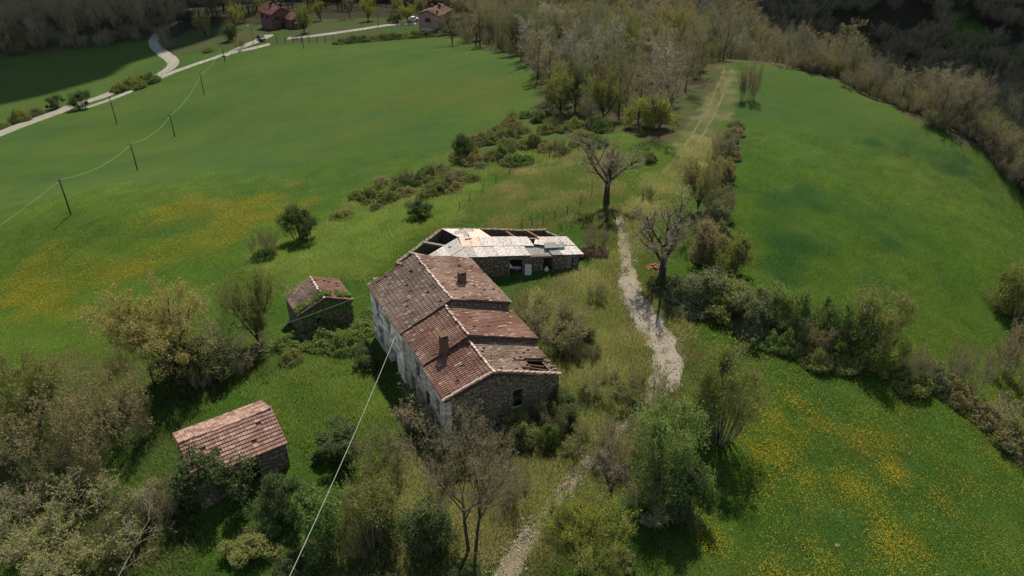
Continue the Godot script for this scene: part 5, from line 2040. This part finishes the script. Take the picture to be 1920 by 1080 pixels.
# ------------------------------------------------------------ measured layout (metres: x, z)
const TPS := [[-4.84, -56.21, 3.66273], [2.13, -64.54, -13.07137], [-1.33, -72.67, -49.93155], [7.10, -73.94, 34.16975], [12.19, -76.34, 7.42850], [14.72, -63.82, 3.59811], [13.98, -55.96, 12.12936], [8.88, -49.15, -0.89950], [1.54, -38.47, 11.84465], [-10.75, -43.55, -9.40148], [-12.90, -65.26, -14.06035], [-19.35, -65.26, 13.25907], [-13.00, -84.89, 26.62329], [-22.02, -43.75, 27.52857], [-32.82, -57.71, 16.42433], [-37.21, -45.57, 8.35634], [-37.26, -37.12, -30.28331], [-17.01, -35.36, -7.66305], [0.00, -35.05, -13.25404], [16.41, -35.67, 11.86175], [39.95, -39.80, -6.10384], [27.98, -46.05, -3.97182], [43.08, -52.01, -0.85428], [27.03, -58.09, -2.21901], [39.39, -62.06, 2.29721], [57.25, -72.64, -17.47633], [70.37, -93.73, 33.16574], [25.92, -74.71, -7.37296], [33.16, -103.68, -17.06054], [36.18, -88.57, -9.09647], [41.44, -83.84, 25.27811], [49.17, -130.14, -24.47455], [50.22, -157.29, 31.02681], [68.17, -154.81, 70.58816], [74.24, -142.68, -124.33805], [50.62, -108.79, -3.32051], [61.69, -105.31, -33.07701], [85.96, -132.65, 85.42102], [87.13, -123.38, 401.67137], [11.73, -88.34, -6.69676], [19.79, -96.06, 5.05663], [26.81, -110.16, 24.98441], [42.98, -153.77, -27.09914], [12.09, -122.03, -7.35679], [3.86, -138.03, -1.87962], [-2.79, -206.82, -3.17373], [-15.39, -256.29, -24.86486], [-4.72, -108.09, 15.12994], [-20.30, -105.31, -31.70913], [-27.05, -87.93, -1.36522], [-31.94, -122.04, 7.79446], [-23.18, -157.75, -14.10981], [-39.95, -227.86, 7.44195], [-56.21, -174.65, 35.76253], [-42.25, -99.71, -11.94529], [-63.37, -101.16, 73.76612], [-71.52, -139.03, -20.68442], [-77.37, -171.22, -49.91402], [-81.59, -203.84, -1.46052], [-89.07, -243.73, -6.13584], [-95.68, -182.33, 18.16300], [-121.65, -191.00, -7.90677], [-105.46, -151.10, 17.19167], [-68.18, -90.05, -54.30286], [-44.08, -70.44, -14.32992], [-51.15, -61.83, 12.43194], [-137.31, -248.65, 0.03017], [-177.51, -273.70, 3.57021], [-124.07, -296.07, -6.51465], [-85.08, -278.24, 8.02654], [-54.59, -254.99, 1.74716], [-24.81, -266.65, 2.64997], [-154.06, -356.20, 6.26879], [-85.04, -362.34, 3.22345], [27.17, -296.12, 9.05525], [60.24, -270.37, 81.61613], [17.54, -185.79, 13.71498], [95.00, -120.00, -400.14782], [120.00, -170.00, -27.67561], [110.00, -230.00, 11.26529], [60.00, -230.00, -59.07540], [90.00, -330.00, -49.58407], [180.00, -330.00, -4.90811], [180.00, -150.00, 10.29194], [140.00, -80.00, 24.03410], [100.00, -40.00, -0.98619], [220.00, -60.00, -12.84592], [300.00, -420.00, -3.23318], [120.00, -480.00, 8.96871], [0.00, -420.00, 5.63140], [-80.00, -420.00, -4.29373], [-200.00, -400.00, -4.18071], [-280.00, -300.00, -0.98546], [-200.00, -140.00, -1.83034], [-120.00, -60.00, 4.87347], [-90.00, -10.00, -4.17259], [-250.00, -20.00, -0.17743], [0.00, 30.00, 9.86461], [60.00, 20.00, -4.49512], [150.00, 30.00, 0.89696], [300.00, -250.00, 9.08003], [0.00, -520.00, -3.74353], [-300.00, -520.00, 0.69006], [300.00, -520.00, 2.15781]]
const TPS_PLANE := [-45.36235, -0.77526, -1.05233]
const Z_YELLOW := [Vector2(-66.8, -87.6), Vector2(-58.9, -74.4), Vector2(-50.9, -75.2), Vector2(-43.4, -80.3), Vector2(-36.6, -87.4), Vector2(-29.3, -96.7), Vector2(-27.6, -102.6), Vector2(-37.4, -109.4), Vector2(-42.6, -107.8), Vector2(-48.3, -101.8), Vector2(-55.9, -94.4)]
const Z_YELLOW_FAR := [Vector2(-43.3, -152.2), Vector2(-29.9, -165.2), Vector2(-9.6, -176.2), Vector2(4.5, -165.1), Vector2(3.0, -142.8), Vector2(-15.3, -134.6), Vector2(-31.1, -135.6)]
const Z_DRY_TRACK := [Vector2(0.0, -64.7), Vector2(-0.3, -70.0), Vector2(8.6, -72.8), Vector2(11.7, -80.0), Vector2(12.9, -85.3), Vector2(19.3, -97.8), Vector2(25.1, -109.6), Vector2(36.8, -140.2), Vector2(44.1, -161.9), Vector2(45.9, -159.3), Vector2(38.9, -135.1), Vector2(28.7, -104.4), Vector2(20.7, -91.3), Vector2(16.1, -82.6), Vector2(13.6, -71.1), Vector2(17.1, -62.4), Vector2(15.7, -54.7), Vector2(12.7, -50.6), Vector2(9.4, -46.2), Vector2(1.8, -35.1), Vector2(-16.3, -35.4), Vector2(-12.7, -40.6), Vector2(-7.0, -47.4), Vector2(1.9, -54.5), Vector2(3.9, -57.5)]
const Z_PADDOCK := [Vector2(-5.9, -85.9), Vector2(-6.5, -90.8), Vector2(-3.6, -96.4), Vector2(1.5, -102.5), Vector2(10.0, -106.1), Vector2(16.5, -103.8), Vector2(12.3, -85.4), Vector2(7.6, -83.0), Vector2(0.0, -82.6)]
const Z_LUSH := [Vector2(-30.2, -77.8), Vector2(-31.5, -84.2), Vector2(-23.7, -91.5), Vector2(-13.9, -92.4), Vector2(-6.8, -102.0), Vector2(-4.5, -100.9), Vector2(-6.7, -88.3), Vector2(-9.0, -84.2), Vector2(-13.6, -79.6), Vector2(-15.9, -73.8), Vector2(-23.2, -72.3)]
const Z_LUSH_YARD := [Vector2(-19.9, -47.0), Vector2(-23.0, -55.0), Vector2(-19.6, -57.2), Vector2(-16.3, -60.5), Vector2(-13.2, -57.1), Vector2(-7.2, -50.5), Vector2(-11.4, -48.1), Vector2(-15.4, -46.3)]
const Z_SCRUB := [Vector2(-25.0, -91.0), Vector2(-20.7, -102.9), Vector2(-12.9, -110.8), Vector2(-5.2, -120.0), Vector2(2.8, -132.6), Vector2(16.8, -118.4), Vector2(12.2, -105.6), Vector2(0.0, -103.5), Vector2(-7.3, -97.8), Vector2(-15.1, -90.9)]
const Z_WOOD := [Vector2(-14.5, -245.8), Vector2(-5.1, -215.5), Vector2(4.7, -170.6), Vector2(4.8, -137.4), Vector2(10.8, -128.1), Vector2(15.8, -117.1), Vector2(20.0, -109.1), Vector2(24.9, -110.6), Vector2(32.0, -126.6), Vector2(37.7, -142.0), Vector2(43.6, -158.6), Vector2(79.3, -252.5), Vector2(142.2, -445.6), Vector2(134.1, -464.1), Vector2(24.6, -268.3), Vector2(-11.2, -284.6)]
const Z_WOOD_WEST := [Vector2(-176.0, -271.1), Vector2(-151.3, -277.7), Vector2(-122.1, -293.4), Vector2(-135.2, -331.6), Vector2(-203.1, -407.0), Vector2(-252.0, -397.7)]
const Z_THICKET := [Vector2(-37.3, -37.2), Vector2(-51.2, -61.8), Vector2(-44.6, -62.1), Vector2(-31.5, -58.3), Vector2(-23.8, -61.7), Vector2(-21.4, -56.5), Vector2(-29.2, -52.1), Vector2(-27.4, -47.0), Vector2(-23.5, -39.1), Vector2(-23.1, -35.7)]
const Z_BUTTER_A := [Vector2(20.7, -39.7), Vector2(22.6, -43.4), Vector2(25.9, -46.7), Vector2(27.4, -49.8), Vector2(29.1, -53.2), Vector2(33.5, -55.6), Vector2(33.4, -50.0), Vector2(30.4, -45.0), Vector2(28.3, -42.0)]
const Z_BUTTER_B := [Vector2(13.7, -35.5), Vector2(14.5, -37.6), Vector2(17.6, -40.5), Vector2(19.3, -39.1), Vector2(21.1, -39.8), Vector2(22.1, -37.7), Vector2(22.1, -36.4)]
const Z_BUTTER_C := [Vector2(29.6, -40.8), Vector2(32.4, -41.2), Vector2(32.4, -38.3), Vector2(29.1, -37.6), Vector2(28.5, -39.2)]
const Z_BUTTER_D := [Vector2(20.9, -50.3), Vector2(22.8, -51.9), Vector2(25.0, -48.2), Vector2(23.1, -45.1), Vector2(20.9, -46.9)]
const Z_DARK_FIELD := [Vector2(-175.0, -269.4), Vector2(-128.5, -292.2), Vector2(-114.2, -249.0), Vector2(-124.0, -231.0), Vector2(-138.2, -204.9)]
const Z_RIGHT_A := [Vector2(57.0, -117.1), Vector2(64.7, -119.2), Vector2(73.9, -115.0), Vector2(72.0, -110.7), Vector2(64.5, -110.1), Vector2(59.0, -111.2)]
const Z_RIGHT_B := [Vector2(32.7, -93.4), Vector2(47.2, -99.6), Vector2(45.3, -83.1), Vector2(39.0, -76.9), Vector2(30.5, -73.7), Vector2(26.7, -78.0)]
const Z_FAR_GREEN := [Vector2(248.1, -469.5), Vector2(259.2, -470.6), Vector2(265.3, -443.5), Vector2(255.5, -428.0), Vector2(244.9, -436.3)]
const RIGHT_EDGE := [Vector2(51, -157), Vector2(59, -152), Vector2(64, -146), Vector2(66, -135), Vector2(67, -126), Vector2(71, -120), Vector2(76, -118), Vector2(82, -115), Vector2(89, -107), Vector2(94, -94)]
const TRACK := [[12.91, -84.20, 0.89], [12.91, -80.98, 1.24], [12.60, -76.34, 1.43], [12.32, -71.08, 1.92], [12.52, -67.29, 2.40], [13.29, -64.20, 2.85], [13.98, -61.71, 3.08], [14.26, -58.95, 3.09], [14.10, -56.70, 2.92], [13.17, -53.84, 2.54], [11.15, -51.11, 2.09], [8.85, -48.84, 1.86], [6.86, -46.43, 1.97], [5.20, -44.18, 2.08], [3.63, -41.82, 2.18], [1.95, -39.39, 2.26], [0.57, -37.15, 2.34], [-0.91, -34.24, 2.46], [-2.11, -32.29, 2.46]]
const GRASS_TRACK := [[12.91, -84.20, 1.92], [15.78, -87.42, 1.97], [20.50, -96.09, 1.98], [26.59, -109.05, 1.88], [34.50, -130.00, 1.82], [42.57, -153.78, 1.57]]
const LANE := [[-122.71, -167.09, 3.61], [-123.27, -180.00, 3.85], [-122.34, -192.23, 3.81], [-119.83, -200.72, 3.67], [-118.68, -207.08, 3.47], [-114.96, -211.76, 3.24], [-110.36, -225.66, 2.80], [-105.96, -234.64, 2.89], [-106.07, -245.34, 3.34], [-109.04, -252.35, 3.76], [-114.93, -261.31, 3.88], [-121.98, -272.27, 3.66], [-127.21, -282.95, 3.41], [-130.92, -294.66, 3.14], [-132.11, -307.58, 2.85], [-131.65, -319.15, 2.53]]
const FIELD_PATH := [[-114.19, -201.04, 1.13], [-110.27, -208.15, 1.16], [-106.61, -220.52, 1.22], [-101.88, -236.85, 1.46], [-91.87, -252.02, 1.53], [-84.31, -255.90, 1.72], [-79.22, -259.78, 1.57]]
const DRIVE := [[-91.22, -249.97, 1.35], [-88.69, -258.81, 2.09], [-85.18, -265.26, 2.48], [-82.67, -272.75, 2.54]]
const LANE_EAST := [[-74.52, -265.78, 1.60], [-64.13, -267.43, 1.60], [-52.71, -273.83, 1.45], [-42.78, -281.12, 1.49], [-33.64, -282.75, 1.50]]
const POLES := [[-63.44, -101.27, 5.68], [-71.47, -138.95, 5.51], [-77.32, -171.11, 5.34], [-81.59, -203.83, 5.57], [-88.64, -242.92, 5.22], [-95.70, -182.36, 6.89], [-65.56, -249.55, 6.57], [-46.13, -278.60, 4.65]]
const FENCE_WEST := [[-6.60, -89.28, 0.07], [-5.50, -91.74, 0.07], [-3.87, -94.54, 0.07], [-2.16, -97.46, 0.07], [-0.37, -100.10, 0.07], [1.12, -101.94, 0.07], [3.01, -103.29, 0.08], [5.32, -104.61, 0.08], [7.64, -105.56, 0.08], [9.63, -106.70, 0.08]]
const FENCE_EAST := [[1.14, -82.97, 0.06], [2.41, -83.14, 0.06], [3.76, -83.57, 0.06], [5.13, -84.30, 0.06], [6.75, -85.75, 0.06], [8.46, -87.88, 0.07], [10.13, -90.47, 0.07]]
const PLANTS := [
	["oak", "brown", 11.70, -88.03, 9.66, 8.93, "bare dark-limbed oak in rough grass beyond the roofless barn"],
	["oak", "brown", 15.70, -70.21, 9.91, 8.53, "bare oak beside the gravel track, ivy at its foot"],
	["oak", "budding", -2.83, -36.96, 13.92, 8.90, "tall budding tree with two trunks in front of the farmhouse"],
	["bud", "olive_brown", 22.71, -86.45, 8.14, 6.07, "brownish budding tree between grass track and right field"],
	["bush", "olive", 23.96, -72.81, 5.88, 4.22, "dark-bellied olive bush above the track hedge"],
	["bud", "willow", -31.30, -57.08, 11.36, 11.68, "broad yellowish willow left of the ivy-grown hut"],
	["bud", "olive", -24.48, -61.34, 9.27, 6.60, "olive-leaved tree just left of the ivy-grown hut"],
	["bud", "olive", -40.91, -51.08, 9.55, 8.27, "multi-stemmed olive-green tree at the left edge of the picture"],
	["thicket", "willow", -39.57, -49.28, 7.59, 9.99, "yellowish budding thicket below the olive tree at the left edge"],
	["thicket", "budding", -32.84, -47.82, 8.59, 7.87, "tall budding thicket left of the tiled shed"],
	["thicket", "olive_brown", -26.35, -58.25, 4.72, 8.47, "tangled brown thicket between willow and yard grass"],
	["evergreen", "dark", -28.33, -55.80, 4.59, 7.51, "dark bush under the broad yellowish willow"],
	["thicket", "olive", -31.07, -39.40, 4.56, 11.30, "broad olive thicket at the bottom left"],
	["thicket", "olive_brown", -37.65, -40.03, 3.47, 8.88, "brownish leafless thicket in the bottom left corner"],
	["thicket", "grey", -26.64, -41.28, 3.05, 3.56, "small grey leafless shrub left of the shed bush"],
	["evergreen", "dark", -22.21, -41.72, 5.16, 6.43, "dense bush hiding the front corner of the tiled shed"],
	["bush", "dark", -16.90, -39.88, 4.46, 4.88, "dark leafy bush beside the cable, right of the shed bush"],
	["bush", "green", -13.37, -38.00, 5.97, 5.56, "leafy green bush under the pale cable"],
	["bush", "olive", -9.96, -37.58, 7.35, 5.52, "olive leafy bush left of the twin-trunked tree"],
	["bush", "dark", -6.39, -37.11, 5.53, 5.29, "dark bush at the foot of the twin-trunked tree"],
	["evergreen", "dark", -13.51, -46.24, 3.03, 5.14, "dark shrub in the yard grass right of the shed"],
	["thicket", "olive", -9.81, -44.59, 4.50, 5.03, "thin olive thicket between yard grass and twin-trunked tree"],
	["thicket", "olive_brown", -5.76, -50.10, 3.71, 8.99, "olive brown thicket against the front gable of the farmhouse"],
	["evergreen", "dark", 4.31, -50.19, 2.87, 3.51, "dark glossy bush right of the farmhouse gable"],
	["evergreen", "green", 2.94, -46.97, 2.47, 1.99, "small round green bush below the dark glossy one"],
	["thicket", "olive_brown", 4.14, -60.83, 4.82, 7.49, "tall leafless thicket along the right wall of the farmhouse"],
	["thicket", "olive", -3.20, -50.24, 3.44, 4.95, "olive saplings at the foot of the front gable"],
	["thicket", "olive", 0.23, -50.39, 3.70, 4.51, "olive saplings at the right corner of the front gable"],
	["thicket", "olive_brown", -7.64, -49.04, 3.20, 4.44, "brown saplings at the left corner of the front gable"],
	["bush", "greygreen", 23.45, -63.56, 4.83, 5.27, "grey-green spreading bush in the middle of the right hedge"],
	["bush", "green", 33.53, -62.05, 4.93, 5.27, "spreading green bush in front of the big hedge bush"],
	["bush", "olive", -18.65, -37.26, 2.02, 4.56, "low olive bush at the bottom edge left of the cable"],
	["thicket", "olive", 1.36, -65.66, 3.12, 5.38, "olive stems at the far right corner of the farmhouse"],
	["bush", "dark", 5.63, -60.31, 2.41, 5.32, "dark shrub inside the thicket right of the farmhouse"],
	["bush", "olive", 17.17, -48.27, 10.16, 7.51, "tall dark-sided bush standing right of the gravel track bend"],
	["bush", "fresh", 11.63, -42.82, 9.26, 8.20, "large fresh green tree right of the lower track"],
	["bush", "dark", 13.06, -39.96, 5.54, 4.34, "dark green bush behind the large fresh green tree"],
	["bud", "lime", 4.76, -34.98, 8.79, 7.69, "yellow-green tree at the bottom edge beside the track"],
	["thicket", "olive_brown", 10.37, -40.43, 2.67, 6.11, "brownish leafless thicket right of the yellow-green tree"],
	["oak", "brown", 7.40, -41.16, 5.20, 3.76, "small bare tree over the lower track"],
	["thicket", "olive", 11.34, -51.23, 4.52, 5.47, "thin olive saplings over the bend of the gravel track"],
	["thicket", "olive", 8.07, -53.55, 2.49, 5.15, "olive saplings left of the gravel track bend"],
	["thicket", "olive", 6.08, -46.19, 2.80, 4.70, "olive saplings on the left verge of the lower track"],
	["thicket", "olive_brown", 8.70, -46.26, 3.36, 4.71, "brownish saplings on the right verge of the lower track"],
	["thicket", "brown", 45.56, -61.63, 5.57, 5.37, "bare thicket left of the one on the right edge"],
	["thicket", "olive", -0.41, -41.98, 3.18, 4.45, "olive saplings right of the twin-trunked tree"],
	["bush", "greygreen", 19.29, -67.15, 4.38, 6.21, "grey-green hedge bush opposite the track bend"],
	["bush", "olive", 22.09, -65.88, 4.09, 6.20, "olive hedge bush below the dark-bellied bush"],
	["bush", "fresh", 25.58, -65.08, 5.12, 5.05, "pale fresh green bush in the hedge of the right field"],
	["bush", "fresh", 28.24, -64.03, 6.05, 4.90, "second pale green bush in the right hedge, next to the big dark one"],
	["bush", "green", 31.28, -62.98, 6.01, 4.87, "green bush joining the pale bushes and the big hedge thicket"],
	["bush", "olive", 35.89, -62.86, 8.32, 8.80, "big dark brown-green hedge bush at the end of the right field"],
	["bush", "lime", 35.87, -60.43, 3.00, 3.12, "small yellow-green bush at the foot of the big hedge bush"],
	["bush", "brown", 21.37, -75.11, 5.69, 4.95, "brownish bush behind the bare oak by the track"],
	["thicket", "brown", 29.52, -104.10, 4.55, 4.00, "leafless shrub at the upper end of the track hedge"],
	["bush", "olive_brown", 27.52, -95.18, 3.84, 4.08, "rounded brownish bush in the upper track hedge"],
	["thicket", "olive_brown", 24.96, -84.99, 4.82, 4.19, "tall tangle in the track hedge above the oak"],
	["bush", "greygreen", 23.53, -81.25, 4.25, 4.49, "grey-green bush in the track hedge above the oak"],
	["thicket", "brown", 20.63, -77.58, 4.35, 4.82, "leafless tangle beside the oak by the track"],
	["thicket", "olive", 26.82, -63.98, 3.87, 4.52, "thin olive tangle between the pale hedge bushes"],
	["thicket", "olive_brown", 29.65, -62.25, 4.83, 4.72, "thin brown tangle left of the big hedge bush"],
	["thicket", "olive_brown", 39.27, -60.88, 4.30, 4.47, "low tangle right of the big hedge bush"],
	["thicket", "brown", 52.32, -64.27, 8.22, 6.88, "bare brown thicket on the right edge below the right field"],
	["bush", "olive", 60.34, -77.74, 8.46, 8.11, "olive bush on the right edge of the right field"],
	["thicket", "brown", 47.85, -55.59, 4.18, 8.13, "shaded thicket at the right edge above the buttercup slope"],
	["thicket", "brown", 40.86, -132.37, 8.62, 5.17, "brown thicket at the top corner of the right field"],
	["evergreen", "dark", -26.20, -85.44, 5.02, 5.28, "round dark green bush alone on the left slope"],
	["thicket", "olive", -29.84, -82.07, 4.01, 4.49, "thin shrub beside the round dark bush on the left slope"],
	["evergreen", "dark", -7.16, -109.08, 4.52, 3.65, "upright dark bush in the scrub beyond the barn"],
	["thicket", "brown", -8.97, -99.31, 2.78, 2.35, "small bare shrub in the scrub beyond the barn"],
	["bush", "green", -1.79, -106.75, 2.59, 3.03, "small green bush right of the upright dark bush"],
	["thicket", "brown", 9.33, -77.01, 3.21, 3.83, "leafless shrub beside the rubble at the barn end"],
	["evergreen", "dark", -11.63, -88.34, 2.60, 3.75, "dark low bush behind the barn corner"],
	["evergreen", "dark", 18.86, -101.00, 1.25, 2.65, "small dark bush left of the grass track"],
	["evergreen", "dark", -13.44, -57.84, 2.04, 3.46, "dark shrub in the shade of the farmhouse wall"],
	["bush", "lime", 21.03, -115.65, 6.33, 7.40, "yellow-green young tree at the near edge of the wood"],
	["bud", "olive", 8.20, -129.43, 9.57, 9.11, "airy tree at the left corner of the wood"],
	["bud", "olive", 14.73, -122.70, 9.14, 7.37, "airy olive tree beside the yellow-green young tree"],
	["evergreen", "dark", -114.03, -202.43, 5.53, 6.52, "dark bush on the verge between lane and field path"],
	["evergreen", "dark", -122.10, -204.76, 4.02, 6.02, "second dark bush left of the one between lane and field path"],
	["evergreen", "dark", -95.67, -271.88, 6.46, 7.81, "dark round tree left of the red-roofed farm"],
	["bud", "olive", -70.64, -272.31, 10.80, 8.33, "tall tree beside the red-roofed farm"],
	["thicket", "olive_brown", -116.92, -269.50, 5.38, 6.34, "shrub at the hairpin of the lane"],
	["evergreen", "dark", -101.08, -305.47, 5.64, 3.63, "dark cypress-like tree above the red-roofed farm"],
	["thicket", "willow", -87.87, -256.96, 5.18, 4.84, "pale shrub beside the drive of the red-roofed farm"],
	["evergreen", "dark", -20.97, -267.48, 5.52, 1.60, "slim dark cypress left of the pair by the pink house"],
	["evergreen", "dark", -19.33, -267.06, 5.17, 1.60, "slim dark cypress right of the pair by the pink house"],
	["bud", "lime", -36.76, -285.41, 7.26, 7.54, "pale green tree left of the pink house"],
	["bush", "dark", -40.96, -284.07, 3.98, 6.01, "dark bush by the white car"],
]
const MOUNDS := [[-29.73, -80.56, 3.80, "green"], [-22.26, -91.48, 3.62, "olive"], [-16.21, -96.08, 4.18, "olive"], [-12.77, -101.46, 3.76, "green"], [35.14, -117.33, 3.33, "greygreen"], [33.88, -113.56, 3.40, "olive_brown"], [32.74, -109.92, 3.47, "greygreen"], [31.59, -106.41, 3.54, "greygreen"], [30.59, -103.16, 3.45, "olive_brown"], [29.50, -99.83, 3.51, "greygreen"], [28.56, -96.70, 3.42, "greygreen"], [27.64, -93.62, 3.47, "olive_brown"], [26.74, -90.58, 3.52, "greygreen"], [25.87, -87.59, 3.56, "olive"], [25.00, -84.53, 3.60, "olive"], [24.13, -81.41, 3.75, "olive"], [23.07, -78.23, 3.89, "greygreen"], [21.79, -74.98, 4.12, "olive"], [-18.55, -61.45, 4.12, "ivy"], [-15.72, -60.09, 4.06, "ivy"], [-20.42, -60.61, 3.57, "ivy"], [-14.99, -63.29, 3.16, "ivy"], [-17.97, -63.77, 3.17, "ivy"], [-20.44, -65.33, 2.69, "ivy"], [-20.82, -58.07, 2.97, "olive"], [-14.66, -66.23, 2.17, "ivy"], [28.08, -61.60, 4.16, "olive"], [41.12, -60.73, 4.75, "greygreen"], [42.85, -59.47, 4.70, "olive_brown"], [44.23, -58.14, 4.91, "olive"], [38.37, -59.62, 4.15, "olive"], [45.51, -56.70, 4.86, "olive_brown"], [46.67, -55.15, 4.79, "olive"], [47.48, -53.53, 4.72, "olive_brown"], [24.98, -62.07, 4.16, "fresh"], [26.35, -61.21, 4.13, "green"], [29.26, -60.18, 4.11, "olive"], [23.03, -62.86, 4.19, "greygreen"], [17.81, -66.25, 4.32, "greygreen"], [16.12, -69.29, 3.34, "dark"], [16.93, -67.51, 3.82, "greygreen"], [7.39, -75.58, 2.13, "dark"], [-108.42, -221.12, 7.64, "olive"], [-105.67, -225.86, 7.15, "green"], [-111.88, -218.36, 6.05, "olive"], [-125.60, -193.07, 6.83, "olive"], [-124.65, -198.97, 5.60, "greygreen"], [-126.08, -186.82, 5.31, "olive"], [-99.42, -259.04, 5.23, "olive"], [23.13, -63.28, 3.15, "greygreen"], [25.89, -61.49, 3.11, "olive"], [31.88, -59.96, 3.60, "olive"], [-14.80, -35.49, 3.33, "dark"], [-3.69, -35.48, 2.95, "dark"], [7.06, -35.94, 3.34, "olive"], [14.15, -43.84, 3.33, "dark"]]
const FAR_HEDGE := [[-54.2, -253.2], [-50.9, -253.7], [-47.6, -254.4], [-44.4, -255.3], [-41.1, -256.4], [-37.8, -257.6], [-34.5, -258.9], [-31.2, -260.1], [-27.9, -261.3], [-24.5, -262.3], [-21.0, -263.1], [-17.5, -263.4]]
const FAR_WALL := [[-76.9, -261.0], [-74.0, -260.1], [-71.2, -259.3], [-68.3, -258.5], [-65.5, -257.7], [-62.8, -257.0], [-60.0, -256.3], [-57.3, -255.6], [-54.6, -255.0]]
